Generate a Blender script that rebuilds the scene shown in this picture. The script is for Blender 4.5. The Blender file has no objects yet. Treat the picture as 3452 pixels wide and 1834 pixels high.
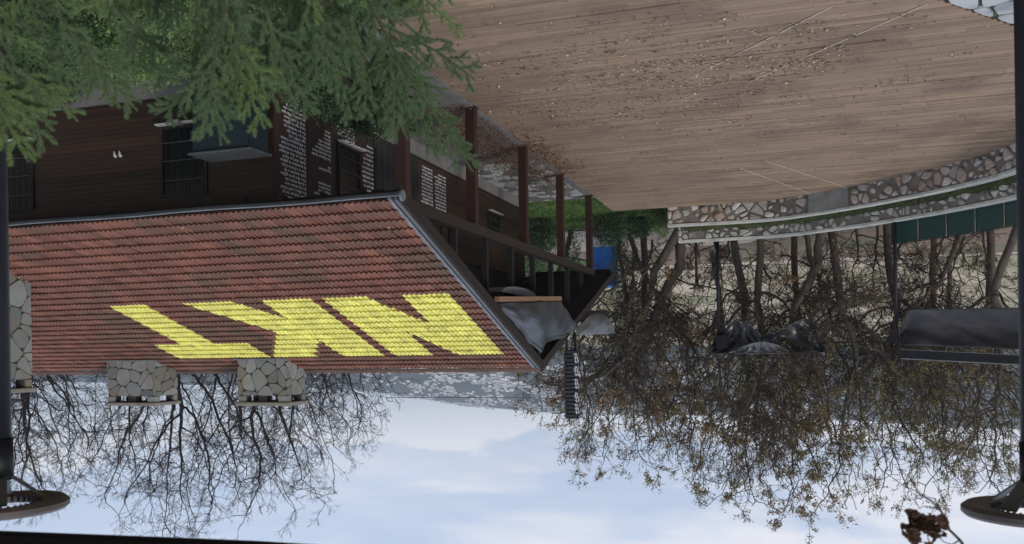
import bpy, math, random
import numpy as np
from mathutils import Vector, Matrix

random.seed(7); np.random.seed(7)
C = bpy.context.scene.collection
scene = bpy.context.scene
R = math.radians
F = 2880.; PU = 1726.; PV = 665.; ROLL = R(.9); EYE = 5.5

# ------------------------------------------------------------------ camera
def cam_setup():
    cd = bpy.data.cameras.new('camera'); co = bpy.data.objects.new('camera', cd); C.objects.link(co)
    fw = Vector((.305, .9523, 0)).normalized(); rw = Vector((fw.y, -fw.x, 0)); up = Vector((0, 0, 1))
    u = rw*math.cos(ROLL) - up*math.sin(ROLL); v = rw*math.sin(ROLL) + up*math.cos(ROLL)
    right, cup = -u, -v                      # the phone was held upside down
    back = -fw
    m = Matrix((right, cup, back)).transposed().to_4x4(); m.translation = (0, 0, EYE)
    co.matrix_world = m
    cd.sensor_width = 36; cd.sensor_fit = 'HORIZONTAL'; cd.lens = F/3452*36
    cd.shift_y = 252/3452.; cd.clip_start = .05; cd.clip_end = 9000
    cd.dof.use_dof = True; cd.dof.focus_distance = 19; cd.dof.aperture_fstop = 3.6
    scene.camera = co
cam_setup()

# ------------------------------------------------------------------ light
SUN_EL, SUN_ROT = R(30), R(238)
def world_setup():
    w = bpy.data.worlds.new("World"); scene.world = w; w.use_nodes = True
    nt = w.node_tree; N = nt.nodes; L = nt.links; N.clear()
    out = N.new('ShaderNodeOutputWorld'); bg = N.new('ShaderNodeBackground'); bg.inputs[1].default_value = .1
    sky = N.new('ShaderNodeTexSky'); sky.sky_type = 'NISHITA'; sky.sun_disc = False
    sky.sun_elevation = SUN_EL; sky.sun_rotation = SUN_ROT; sky.air_density = 1.0; sky.dust_density = 1.5
    tc = N.new('ShaderNodeTexCoord')
    def math_(op, a, b=None):
        n = N.new('ShaderNodeMath'); n.operation = op
        for i, x in enumerate((a, b)):
            if x is None: continue
            if isinstance(x, (int, float)): n.inputs[i].default_value = x
            else: L.new(x, n.inputs[i])
        return n.outputs[0]
    def noise(scale, detail, sc, rough=.5, dist=0, loc=(0, 0, 0)):
        mp = N.new('ShaderNodeMapping'); mp.inputs['Scale'].default_value = sc; mp.inputs['Location'].default_value = loc
        L.new(tc.outputs['Generated'], mp.inputs[0])
        n = N.new('ShaderNodeTexNoise'); n.inputs['Scale'].default_value = scale; n.inputs['Detail'].default_value = detail
        n.inputs['Roughness'].default_value = rough; n.inputs['Distortion'].default_value = dist
        L.new(mp.outputs[0], n.inputs[0]); return n.outputs[0]
    def ramp(x, a, b, c0=(0, 0, 0, 1), c1=(1, 1, 1, 1), interp='EASE'):
        r = N.new('ShaderNodeValToRGB'); r.color_ramp.interpolation = interp
        r.color_ramp.elements[0].position = a; r.color_ramp.elements[1].position = b
        r.color_ramp.elements[0].color = c0; r.color_ramp.elements[1].color = c1
        L.new(x, r.inputs[0]); return r.outputs[0]
    def mix(f, a, b):
        n = N.new('ShaderNodeMix'); n.data_type = 'RGBA'
        for i, x in ((0, f), (6, a), (7, b)):
            if isinstance(x, tuple): n.inputs[i].default_value = x
            elif isinstance(x, (int, float)): n.inputs[i].default_value = x
            else: L.new(x, n.inputs[i])
        return n.outputs[2]
    # thin overcast veil in soft streaks, blue showing through, a pale bank of cloud low down
    blue = mix(.88, sky.outputs[0], (5.7, 6.8, 8.8, 1))
    warm = mix(ramp(noise(2.2, 4, (1, 1, 4)), .35, .65), (6.9, 7.8, 9.5, 1), (8.7, 8.8, 9.5, 1))
    veil = ramp(noise(2.3, 6, (1, 1, 4.5), .55, .5, (.3, .1, 0)), .38, .60)
    col = mix(veil, blue, warm)
    streak = ramp(noise(3.1, 3, (1, 1, 7), .45, .2, (1.3, 2.1, 0)), .55, .75)
    col = mix(streak, col, (10.3, 10.0, 10.0, 1))
    sx = N.new('ShaderNodeSeparateXYZ'); L.new(tc.outputs['Generated'], sx.inputs[0])
    bank = math_('SUBTRACT', math_('ADD', .105, math_('MULTIPLY', math_('SUBTRACT', noise(6.5, 6, (1, 1, 1.8), .55), .5), .12)), sx.outputs[2])
    bankm = ramp(math_('ADD', math_('MULTIPLY', bank, 42), .5), .25, .75)
    pale = mix(ramp(sx.outputs[2], .02, .11), (6.9, 7.7, 8.5, 1), (9.0, 9.2, 9.7, 1))
    col = mix(bankm, col, pale)
    L.new(col, bg.inputs[0]); L.new(bg.outputs[0], out.inputs[0])
world_setup()
def sun_setup():
    ld = bpy.data.lights.new('sun', 'SUN'); ld.energy = 1.4; ld.angle = R(10); ld.color = (1, .95, .88)
    o = bpy.data.objects.new('sun', ld); C.objects.link(o)
    az = SUN_ROT
    d = Vector((math.sin(az)*math.cos(SUN_EL), math.cos(az)*math.cos(SUN_EL), math.sin(SUN_EL)))
    o.rotation_euler = d.to_track_quat('Z', 'Y').to_euler(); o.location = (0, -10, 40)
sun_setup()
scene.view_settings.view_transform = 'Standard'; scene.view_settings.look = 'None'
scene.view_settings.gamma = 1; scene.view_settings.exposure = .10
scene.view_settings.use_curve_mapping = False

# ------------------------------------------------------------------ surveying helper
# the site was surveyed from the photograph: a sight line through a picture point (x right, y down)
def sight(x, y):
    du = 3452-x-PU; dv = 1834-y-PV
    a = du*math.cos(ROLL)-dv*math.sin(ROLL); b = du*math.sin(ROLL)+dv*math.cos(ROLL)
    xc = a/F
    return Vector((.952*xc+.305, -.305*xc+.952, -b/F))
def at(x, y, dep): return Vector((0, 0, EYE)) + sight(x, y)*dep
def onz(x, y, z=0.): d = sight(x, y); return Vector((0, 0, EYE)) + d*((z-EYE)/d.z)
def onx(x, y, X): d = sight(x, y); return Vector((0, 0, EYE)) + d*(X/d.x)

# ------------------------------------------------------------------ object helpers
def tag(o, label=None, cat=None, group=None, kind=None):
    if label: o['label'] = label
    if cat: o['category'] = cat
    if group: o['group'] = group
    if kind: o['kind'] = kind
    return o
def empty(name, loc=(0, 0, 0), rz=0, **k):
    o = bpy.data.objects.new(name, None); C.objects.link(o); o.location = loc; o.rotation_euler.z = rz
    o.empty_display_size = .2
    return tag(o, **k)
def link(name, me, parent=None, loc=None, **k):
    o = bpy.data.objects.new(name, me); C.objects.link(o)
    if parent: o.parent = parent
    if loc is not None: o.location = loc
    return tag(o, **k)
def np_mesh(name, V, Fc, mats, midx=None, smooth=False):
    V = np.asarray(V, dtype=np.float32); Fc = np.asarray(Fc, dtype=np.int32)
    me = bpy.data.meshes.new(name); n, k = Fc.shape
    me.vertices.add(len(V)); me.vertices.foreach_set('co', V.ravel())
    me.loops.add(n*k); me.loops.foreach_set('vertex_index', Fc.ravel())
    me.polygons.add(n); me.polygons.foreach_set('loop_start', np.arange(0, n*k, k, dtype=np.int32))
    if midx is not None: me.polygons.foreach_set('material_index', np.asarray(midx, dtype=np.int32))
    me.polygons.foreach_set('use_smooth', np.full(n, smooth))
    for m in (mats if isinstance(mats, (list, tuple)) else [mats]): me.materials.append(m)
    me.update(calc_edges=True); me.validate()
    return me
class MB:
    def __init__(s): s.v = []; s.f = []
    def add(s, vs, fs):
        b = len(s.v); s.v += [tuple(v) for v in vs]; s.f += [tuple(i+b for i in f) for f in fs]; return s
    def box(s, x0, x1, y0, y1, z0, z1):
        return s.add([(x0,y0,z0),(x1,y0,z0),(x1,y1,z0),(x0,y1,z0),(x0,y0,z1),(x1,y0,z1),(x1,y1,z1),(x0,y1,z1)],
            [(3,2,1,0),(4,5,6,7),(0,1,5,4),(1,2,6,5),(2,3,7,6),(3,0,4,7)])
    def bar(s, a, b, w, h, up=(0, 0, 1)):
        a = Vector(a); b = Vector(b); d = (b-a).normalized(); u = Vector(up)
        if abs(d.dot(u)) > .98: u = Vector((0, 1, 0))
        sd = d.cross(u).normalized()*w/2; uu = sd.cross(d).normalized()*h/2
        P = []
        for q in (a, b):
            for i, j in ((-1,-1),(1,-1),(1,1),(-1,1)): P.append(q+sd*i+uu*j)
        return s.add(P, [(3,2,1,0),(4,5,6,7),(0,1,5,4),(1,2,6,5),(2,3,7,6),(3,0,4,7)])
    def tube(s, pts, rad, n=8, cap=True):
        pts = [Vector(p) for p in pts]
        if not isinstance(rad, (list, tuple)): rad = [rad]*len(pts)
        ref = Vector((0, 0, 1)); V = []
        for i, p in enumerate(pts):
            d = (pts[min(i+1, len(pts)-1)]-pts[max(i-1, 0)]).normalized()
            if abs(d.dot(ref)) > .95: ref = Vector((1, .1, 0))
            sd = d.cross(ref).normalized(); uu = sd.cross(d).normalized()
            for k in range(n):
                a = 2*math.pi*k/n; V.append(p+sd*math.cos(a)*rad[i]+uu*math.sin(a)*rad[i])
        Fc = []
        for i in range(len(pts)-1):
            for k in range(n):
                k2 = (k+1) % n; Fc.append((i*n+k, i*n+k2, (i+1)*n+k2, (i+1)*n+k))
        if cap: Fc.append(tuple(range(n))[::-1]); Fc.append(tuple((len(pts)-1)*n+k for k in range(n)))
        return s.add(V, Fc)
    def prism(s, poly, n, t0, t1, taper=0):
        """polygon (list of Vectors) extruded along n from t0 to t1, the top shrunk by taper"""
        n = Vector(n); c = sum(poly, Vector())/len(poly); k = len(poly)
        V = [p+n*t0 for p in poly] + [c+(p-c)*(1-taper)+n*t1 for p in poly]
        return s.add(V, [tuple(range(k, 2*k))] + [(i, (i+1) % k, k+(i+1) % k, k+i) for i in range(k)])
    def mesh(s, name, mat, smooth=False, bevel=0):
        me = bpy.data.meshes.new(name); me.from_pydata(s.v, [], s.f)
        for m in (mat if isinstance(mat, (list, tuple)) else [mat]): me.materials.append(m)
        if smooth: me.polygons.foreach_set('use_smooth', [True]*len(me.polygons))
        me.update()
        import bmesh
        bm = bmesh.new(); bm.from_mesh(me); bmesh.ops.recalc_face_normals(bm, faces=bm.faces)
        if bevel: bmesh.ops.bevel(bm, geom=bm.edges[:], offset=bevel, segments=1, affect='EDGES')
        bm.to_mesh(me); bm.free(); return me
    def build(s, name, mat, parent=None, smooth=False, bevel=0, **k):
        return link(name, s.mesh(name, mat, smooth, bevel), parent, **k)

# ------------------------------------------------------------------ materials
MATS = {}
def mat(name, col, col2=None, rough=.8, scale=3., stretch=(1, 1, 1), bump=0., bscale=None, vary=0., dirt=None, dscale=.6,
        metal=0., island=False, detail=6, spec=.3, trans=0., contrast=(.35, .65), alpha=1., stain=.5):
    if name in MATS: return MATS[name]
    m = bpy.data.materials.new(name); m.use_nodes = True; nt = m.node_tree; N = nt.nodes; L = nt.links
    b = N['Principled BSDF']; b.inputs['Roughness'].default_value = rough; b.inputs['Metallic'].default_value = metal
    b.inputs['Specular IOR Level'].default_value = spec
    tc = N.new('ShaderNodeTexCoord'); geo = N.new('ShaderNodeNewGeometry'); oi = N.new('ShaderNodeObjectInfo')
    def nz(sc, st=(1, 1, 1), det=detail, src=None):
        mp = N.new('ShaderNodeMapping'); mp.inputs['Scale'].default_value = st; L.new(src or geo.outputs['Position'], mp.inputs[0])
        n = N.new('ShaderNodeTexNoise'); n.inputs['Scale'].default_value = sc; n.inputs['Detail'].default_value = det
        n.inputs['Roughness'].default_value = .62; L.new(mp.outputs[0], n.inputs[0]); return n.outputs[0]
    def mix(f, a, c, bt='MIX'):
        n = N.new('ShaderNodeMix'); n.data_type = 'RGBA'; n.blend_type = bt
        for i, x in ((0, f), (6, a), (7, c)):
            if isinstance(x, tuple): n.inputs[i].default_value = x if len(x) == 4 else x+(1,)
            elif isinstance(x, (int, float)): n.inputs[i].default_value = x
            else: L.new(x, n.inputs[i])
        return n.outputs[2]
    def ramp(x, a, c):
        r = N.new('ShaderNodeMapRange'); r.inputs[1].default_value = a; r.inputs[2].default_value = c; L.new(x, r.inputs[0]); return r.outputs[0]
    c1 = tuple(col); c2 = tuple(col2) if col2 else tuple(x*.7 for x in col)
    f = ramp(nz(scale, stretch), *contrast)
    if vary:
        ad = N.new('ShaderNodeMath'); ad.operation = 'ADD'; L.new(oi.outputs['Random'], ad.inputs[0])
        L.new(geo.outputs['Random Per Island'], ad.inputs[1])
        fr = N.new('ShaderNodeMath'); fr.operation = 'FRACT'; L.new(ad.outputs[0], fr.inputs[0])
        rnd = fr.outputs[0]
        m2 = N.new('ShaderNodeMix'); m2.data_type = 'FLOAT'; m2.inputs[0].default_value = .6
        L.new(f, m2.inputs[2]); L.new(rnd, m2.inputs[3]); f = m2.outputs[0]
    c = mix(f, c1, c2)
    if vary:
        wn = N.new('ShaderNodeTexWhiteNoise'); wn.noise_dimensions = '1D'
        L.new(rnd, wn.inputs['W'])
        hs = N.new('ShaderNodeHueSaturation')
        mr = N.new('ShaderNodeMapRange'); mr.inputs[3].default_value = 1-vary; mr.inputs[4].default_value = 1+vary
        L.new(wn.outputs[0], mr.inputs[0]); L.new(mr.outputs[0], hs.inputs['Value']); L.new(c, hs.inputs['Color']); c = hs.outputs[0]
    if dirt:
        mm = N.new('ShaderNodeMath'); mm.operation = 'MULTIPLY'; mm.inputs[1].default_value = stain
        L.new(ramp(nz(dscale), .48, .7), mm.inputs[0]); c = mix(mm.outputs[0], c, tuple(dirt))
    L.new(c, b.inputs['Base Color'])
    if bump:
        bp = N.new('ShaderNodeBump'); bp.inputs['Strength'].default_value = .8; bp.inputs['Distance'].default_value = bump
        L.new(nz(bscale or scale*4, stretch, 4), bp.inputs['Height']); L.new(bp.outputs[0], b.inputs['Normal'])
    if trans:
        tr = N.new('ShaderNodeBsdfTranslucent'); L.new(c, tr.inputs[0]); ms = N.new('ShaderNodeMixShader'); ms.inputs[0].default_value = trans
        L.new(b.outputs[0], ms.inputs[1]); L.new(tr.outputs[0], ms.inputs[2]); L.new(ms.outputs[0], N['Material Output'].inputs[0])
    if alpha < 1: b.inputs['Alpha'].default_value = alpha
    MATS[name] = m; return m
BOARD = mat('weathered_deck_wood', (.315, .22, .148), (.20, .137, .093), rough=.78, scale=2.0, stretch=(.16, 21, 1), vary=.12, bump=.006, bscale=7,
            dirt=(.125, .088, .068), dscale=.4, stain=.75, detail=10, contrast=(.42, .58))
TILE = mat('clay_roof_tile', (.205, .080, .050), (.125, .054, .040), rough=.65, scale=.9, vary=.22, bump=.003, bscale=30, dirt=(.085, .062, .045), dscale=.7, stain=.85)
YEL = mat('yellow_painted_tile', (.80, .75, .18), (.66, .62, .16), rough=.6, scale=2.5, vary=.13, bump=.003, bscale=30, dirt=(.33, .32, .10), dscale=4.5, stain=.75)
RIDGE = mat('ridge_mortar_tile', (.13, .075, .055), (.10, .062, .048), vary=.15, bump=.01, bscale=15)
SIDING = mat('brown_stained_siding', (.042, .018, .010), (.026, .015, .009), rough=.6, scale=2, stretch=(.4, .4, 8), vary=.25, bump=.002, bscale=12, dirt=(.026, .022, .010), dscale=.5, stain=.8)
PANEL = mat('brown_wall_panel', (.048, .025, .019), (.034, .020, .016), rough=.6, scale=1.2, vary=.1, bump=.002)
RUST = mat('rusty_brown_steel', (.044, .018, .012), (.021, .011, .009), rough=.55, scale=2, stretch=(1, 1, .4), bump=.002, vary=.1, dirt=(.035, .022, .02), dscale=1.2)
DARKWOOD = mat('dark_stained_timber', (.028, .018, .013), (.018, .013, .010), rough=.7, scale=2, stretch=(2, 2, 2), bump=.002, vary=.15)
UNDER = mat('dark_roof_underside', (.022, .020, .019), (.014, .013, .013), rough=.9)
BLACKM = mat('black_coated_metal', (.009, .010, .014), (.007, .007, .010), rough=.5, spec=.22)
GREYM = mat('dull_grey_metal', (.12, .13, .14), (.08, .09, .10), rough=.5, metal=.3, dirt=(.05, .05, .045))
ZINC = mat('zinc_flashing', (.24, .25, .27), (.15, .16, .175), rough=.45, metal=.4, bump=.002)
WHITE = mat('white_painted_sill', (.55, .54, .52), (.45, .44, .42), rough=.6)
GLASS = mat('dark_window_glass', (.012, .014, .014), rough=.15, spec=.5)
CONC = mat('worn_concrete', (.19, .175, .17), (.135, .125, .12), rough=.9, scale=2.5, bump=.006, dirt=(.12, .115, .10), dscale=.9, stain=.7)
CAPC = mat('pale_concrete_coping', (.56, .55, .50), (.44, .43, .39), rough=.9, scale=3, bump=.006, dirt=(.16, .17, .12), dscale=1.6)
MORTAR = mat('brown_mortar', (.23, .20, .17), (.15, .13, .11), rough=.95, scale=4, bump=.02, bscale=18, dirt=(.07, .07, .045), dscale=.7)
STONE = mat('fieldstone', (.54, .50, .46), (.30, .27, .24), rough=.85, scale=5, bump=.02, bscale=16, vary=.28, dirt=(.34, .19, .10), dscale=1.1, stain=.9)
STONE2 = mat('mossy_fieldstone', (.52, .50, .45), (.32, .30, .26), rough=.9, scale=5, bump=.02, bscale=16, vary=.25, dirt=(.10, .12, .06), dscale=1.3, stain=.8)
CSTONE = mat('chimney_slate', (.225, .23, .222), (.15, .152, .145), rough=.75, scale=3, bump=.008, bscale=14, vary=.24, dirt=(.19, .15, .085), dscale=1.2, stain=.8)
CMORT = mat('dark_joint_mortar', (.065, .062, .056), (.045, .043, .04), rough=.95, bump=.006)
SLAB = mat('pale_flagstone', (.42, .425, .42), (.34, .34, .335), rough=.75, scale=3, bump=.005, vary=.12, dirt=(.22, .22, .20), dscale=1.5)
JOINT = mat('sandy_joint', (.10, .095, .08), (.075, .07, .06), rough=.95, bump=.01)
MOSS = mat('moss', (.030, .048, .010), (.055, .065, .02), rough=.95, scale=6, bump=.03, bscale=25, dirt=(.09, .07, .04), dscale=2)
GRASS = mat('grass_ground', (.06, .115, .025), (.09, .13, .035), rough=.95, scale=1.2, bump=.03, bscale=12, dirt=(.12, .09, .05), dscale=.25)
SAND = mat('pale_sand_path', (.52, .43, .35), (.44, .35, .27), rough=.95, scale=.8, bump=.02, dirt=(.24, .19, .13), dscale=.3)
SOIL = mat('leaf_strewn_soil', (.26, .185, .13), (.15, .105, .07), rough=.95, scale=1.5, bump=.05, bscale=8, dirt=(.10, .13, .06), dscale=.12, stain=.9)
SLOPE = mat('dry_park_slope', (.44, .35, .26), (.19, .20, .10), rough=.95, scale=.09, stretch=(1, .5, 1), bump=.05, dirt=(.58, .47, .36), dscale=.06, stain=.95)
BEDSOIL = mat('dark_bed_soil', (.06, .045, .03), (.04, .03, .022), rough=.95, scale=3, bump=.03)
TARPG = mat('grey_plastic_tarp', (.060, .068, .08), (.04, .046, .056), rough=.38, spec=.5, scale=2, bump=.006, bscale=9)
TARPL = mat('light_grey_tarp', (.14, .15, .165), (.10, .105, .12), rough=.42, spec=.5, scale=2, bump=.006, bscale=9)
TARPB = mat('black_plastic_tarp', (.017, .018, .022), (.012, .012, .015), rough=.32, spec=.5, bump=.006, bscale=7)
TARPC = mat('charcoal_canvas', (.050, .050, .056), (.028, .028, .034), rough=.75, scale=1.5, stretch=(1, 1, 3), bump=.008, bscale=5)
PLANK = mat('raw_timber_beam', (.25, .15, .085), (.18, .105, .06), rough=.7, scale=3, stretch=(1, .2, 4))
TEAL = mat('dark_teal_paint', (.012, .022, .027), (.009, .017, .021), rough=.5, scale=1.5, bump=.002)
GGLASS = mat('green_fence_panel', (.020, .062, .052), (.016, .050, .043), rough=.35, spec=.5, alpha=.93)
BARK = mat('grey_brown_bark', (.12, .098, .082), (.07, .056, .046), rough=.95, scale=4, stretch=(2, 2, .5), bump=.02, bscale=14, dirt=(.07, .085, .045), dscale=.8)
BARKD = mat('dark_winter_bark', (.038, .030, .027), (.024, .02, .019), rough=.95, scale=4, bump=.01)
GTWIG = mat('green_brown_twig', (.07, .075, .035), (.05, .045, .025), rough=.9)
TWIG = mat('brown_twig', (.07, .05, .038), (.05, .038, .03), rough=.9)
OAKL = mat('withered_oak_leaf', (.30, .18, .10), (.21, .16, .07), rough=.7, scale=.5, vary=.35, trans=.25, dirt=(.10, .095, .035), dscale=.35, stain=.8)
OLIVE = mat('olive_oak_leaf', (.25, .23, .09), (.22, .16, .07), rough=.7, scale=.5, vary=.35, trans=.25)
RUSSET = mat('russet_oak_leaf', (.26, .12, .075), (.17, .09, .055), rough=.7, scale=.5, vary=.4, trans=.2)
DRYL = mat('fallen_leaf', (.52, .38, .26), (.014, .009, .008), rough=.8, scale=60, vary=.6, contrast=(.42, .58))
RUSTL = mat('russet_leaf_litter', (.20, .105, .055), (.10, .052, .03), rough=.85, scale=2, vary=.45)
PALEL = mat('pale_fallen_leaf', (.40, .27, .17), (.28, .15, .09), rough=.8, scale=2, vary=.3)
NEEDLE = mat('conifer_needle', (.125, .185, .082), (.072, .12, .056), rough=.6, scale=1.5, vary=.3, trans=.2)
NEEDLE2 = mat('fresh_conifer_needle', (.17, .24, .085), (.11, .175, .065), rough=.6, scale=1.5, vary=.25, trans=.25)
HEDGE = mat('bright_hedge_leaf', (.17, .24, .085), (.10, .17, .055), rough=.6, scale=1, vary=.35, trans=.25)
HEDGED = mat('dark_hedge_leaf', (.05, .085, .035), (.033, .06, .026), rough=.6, scale=1, vary=.35, trans=.2)
IVY = mat('ivy_leaf', (.085, .15, .045), (.03, .06, .022), rough=.5, scale=1, vary=.35, trans=.2)
IVYB = mat('broad_ivy_leaf', (.05, .10, .055), (.035, .07, .04), rough=.35, scale=6, vary=.25, spec=.5)
BLUE = mat('blue_tarpaulin', (.05, .22, .66), (.03, .14, .50), rough=.6, scale=2, bump=.01)
WHT = mat('white_sheet', (.7, .7, .7), rough=.7)
LETTER = mat('off_white_lettering', (.75, .75, .75), (.62, .62, .62), rough=.8)
HILL = mat('far_hillside', (.022, .035, .026), (.04, .046, .034), rough=1, scale=.012, dirt=(.04, .055, .045), dscale=.005)
HWALL = mat('far_house_wall', (.85, .83, .80), (.62, .60, .57), rough=.9, scale=.02, vary=.25)
HROOF = mat('far_house_roof', (.30, .24, .22), (.16, .13, .12), rough=.9, scale=.02, vary=.25)

# ------------------------------------------------------------------ voronoi cells (paving, masonry)
def clip(poly, a, b, c):           # keep a*x+b*y<=c
    out = []
    for i in range(len(poly)):
        p = poly[i]; q = poly[(i+1) % len(poly)]
        dp = a*p[0]+b*p[1]-c; dq = a*q[0]+b*q[1]-c
        if dp <= 0: out.append(p)
        if dp*dq < 0:
            t = dp/(dp-dq); out.append((p[0]+(q[0]-p[0])*t, p[1]+(q[1]-p[1])*t))
    return out
def cells(bound, size, jit=.42, seed=1, gap=.012, sx=1.):
    rnd = random.Random(seed)
    xs = [p[0] for p in bound]; ys = [p[1] for p in bound]
    pts = []; j = 0; y = min(ys)-size
    while y < max(ys)+size:
        x = min(xs)-size*2+(j % 2)*.5*size*sx
        while x < max(xs)+size*2:
            pts.append((x+rnd.uniform(-jit, jit)*size*sx, y+rnd.uniform(-jit, jit)*size)); x += size*sx
        y += size; j += 1
    res = []
    for i, p in enumerate(pts):
        poly = list(bound)
        for k, q in enumerate(pts):
            if k == i: continue
            dx, dy = q[0]-p[0], q[1]-p[1]; d2 = dx*dx+dy*dy
            if d2 > (3.2*size*max(1, sx))**2: continue
            d = math.sqrt(d2)
            poly = clip(poly, dx/d, dy/d, (dx*(p[0]+q[0])+dy*(p[1]+q[1]))/2/d-gap/2)
            if len(poly) < 3: break
        if len(poly) >= 3:
            ar = abs(sum(poly[a][0]*poly[(a+1) % len(poly)][1]-poly[(a+1) % len(poly)][0]*poly[a][1] for a in range(len(poly))))/2
            if ar > size*size*.06: res.append(poly)
    return res
def chaikin(poly, k=1):
    for _ in range(k):
        o = []
        for i in range(len(poly)):
            p = Vector(poly[i]); q = Vector(poly[(i+1) % len(poly)])
            o += [p*.78+q*.22, p*.22+q*.78]
        poly = o
    return [Vector(p) for p in poly]

def leaves_np(P, size, rnd, flat=.0, jit=.1):
    n = len(P); P = np.asarray(P)+rnd.normal(0, jit, (n, 3))
    a = rnd.normal(0, 1, (n, 3)); a[:, 2] *= (1-flat); a /= np.linalg.norm(a, axis=1, keepdims=True)
    b = rnd.normal(0, 1, (n, 3)); b[:, 2] *= (1-flat); b = np.cross(a, b) if not flat else b-(b*a).sum(1, keepdims=True)*a
    b /= np.linalg.norm(b, axis=1, keepdims=True)+1e-9
    s = (size*rnd.uniform(.6, 1.3, n))[:, None]; nrm = np.cross(a, b)
    V = np.stack([P-a*s*.5, P+b*s*.28+nrm*s*.12, P+a*s*.5, P-b*s*.28+nrm*s*.12], 1).reshape(-1, 3)
    return V, np.arange(4*n).reshape(n, 4)
# ------------------------------------------------------------------ ground, lawn, paths, deck
def sheet(name, pts, z, m, **k):
    b = MB(); b.add([(x, y, z) for x, y in pts], [tuple(range(len(pts)))]); return b.build(name, m, kind='structure', **k)
g = 40; gx = np.linspace(-1, 1, g)
V = []
for j in gx:
    for i in gx:
        x = math.copysign(abs(i)**2.2, i)*5200; y = math.copysign(abs(j)**2.2, j)*5200
        z = -.55
        if y > 60: z -= min((y-60)*.022, 14)
        V.append((x, y, z))
Fq = [(j*g+i, j*g+i+1, (j+1)*g+i+1, (j+1)*g+i) for j in range(g-1) for i in range(g-1)]
link('ground', np_mesh('ground', V, Fq, SOIL), kind='structure')
sheet('lawn', [(7, 31.4), (20, 31.4), (24, 38), (19, 42.5), (12, 41.5), (6, 42), (4.6, 37.2)], -.35, GRASS)
sheet('sand_path', [(0, 48), (6, 44.2), (16, 43), (40, 41), (40, 47), (18, 52), (8, 54), (2, 53)], -.50, SAND)
sheet('meadow', [(14, 56), (34, 56), (44, 66), (12, 68)], -.49, GRASS)
sheet('sand_path', [(-30, 71), (30, 67), (60, 74), (60, 96), (-30, 90)], -.8, SAND)

V = []; 
for j in range(30):
    for i in range(40):
        y = 72+j*14; x = -260+i*8.2 + (y-72)*.16
        t = j/29; V.append((x, y, -.75+7.0*t*t*(3-2*t)*(1 if i < 37 else (39-i)/3)-(.6 if i > 37 else 0)+.5*math.sin(i*.7)*t))
link('park_slope', np_mesh('park_slope', V, [(j*40+i, j*40+i+1, (j+1)*40+i+1, (j+1)*40+i) for j in range(29) for i in range(39)], SLOPE, smooth=True), kind='structure')
L_EDGE = [(4.5, 9), (1.6, 10.6), (-.3, 12.85), (-2.27, 15.22), (-3.96, 17.24), (-5.3, 19.6), (-6.2, 22.2), (-6.5, 24.6), (-6.35, 26.6), (-5.91, 28.3), (-4.44, 30.45), (-2.23, 32.78), (-.97, 33.68), (.48, 34.56), (2, 34.75)]
def left_edge(y):
    for (x0, y0), (x1, y1) in zip(L_EDGE, L_EDGE[1:]):
        if y0 <= y <= y1: return x0+(x1-x0)*(y-y0)/(y1-y0)
    return L_EDGE[0][0] if y < 9 else 2
deck = empty('wooden_deck', (0, 20, 0), kind='structure')
pitch = .152; boards = []
y = 9.6; j = 0; rb = random.Random(3)
while y < 34.62:
    xl = left_edge(y+.07)-.05; x = xl - 0.; xr = 6.68
    first = True
    while x < xr-.02:
        ln = rb.uniform(1.2, 3.9) if not first else rb.uniform(.6, 3.6)
        x1 = min(x+ln, xr)
        if xr-x1 < .35: x1 = xr
        boards.append((x, x1-.006, y, y+pitch-.012-rb.random()*.008-(.03 if rb.random() < .02 else 0), rb.uniform(-.008, .007)-(.02 if rb.random() < .015 else 0), (left_edge(y+pitch)-xl-.05) if first else 0.)); x = x1; first = False
    y += pitch; j += 1
def board_mesh(b):
    x0, x1, y0, y1, dz, sk = b; e = .007; xs = x0+max(-.4, min(.4, sk))
    return [(x0,y0,-.03),(x1,y0,-.03),(x1,y1,-.03),(xs,y1,-.03),(x0,y0,dz-e),(x1,y0,dz-e),(x1,y1,dz-e),(xs,y1,dz-e),(x0,y0+e,dz),(x1,y0+e,dz),(x1,y1-e,dz),(xs,y1-e,dz)], \
        [(0,1,5,4),(1,2,6,5),(2,3,7,6),(3,0,4,7),(4,5,9,8),(6,7,11,10),(8,9,10,11),(5,6,10,9),(7,4,8,11)]
def seen(p, pad=60):
    d = Vector(p)-Vector((0, 0, EYE)); yc = .305*d.x+.952*d.y; xc = .952*d.x-.305*d.y
    if yc < .5: return False
    U = PU+xc/yc*F; W = PV-d.z/yc*F
    return -pad < U < 3452+pad and -pad < W < 1834+pad
vis = [b for b in boards if seen(((b[0]+b[1])/2, b[2], 0)) or seen((b[0], b[2], 0)) or seen((b[1], b[2], 0))]
hid = [b for b in boards if b not in vis]
vis.sort(key=lambda b: b[2])
for b in vis[:300]:
    c = ((b[0]+b[1])/2, b[2], 0)
    v, f = board_mesh((b[0]-c[0], b[1]-c[0], 0, b[3]-b[2], b[4], b[5]))
    o = MB().add(v, f).build('deck_board', BOARD); o.parent = deck; o.location = (c[0], c[1]-20, 0)
big = MB()
for b in vis[300:]+hid: big.add(*board_mesh((b[0], b[1], b[2]-20, b[3]-20, b[4], b[5])))
big.build('deck_boards', BOARD, deck, kind='stuff')
MB().add([(x, y-20, -.032) for x, y in L_EDGE]+[(6.6, 14.6, -.032), (6.6, -11, -.032)], [tuple(range(len(L_EDGE)+2))]).build('deck_base', mat('dark_gap', (.02, .017, .014)), deck)
fr = MB(); fr.box(6.66, 6.70, -11, 14.75, -.5, -.012); fr.box(1.9, 6.66, 14.64, 14.70, -.5, -.012); fr.build('deck_edge_beam', DARKWOOD, deck)
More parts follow.
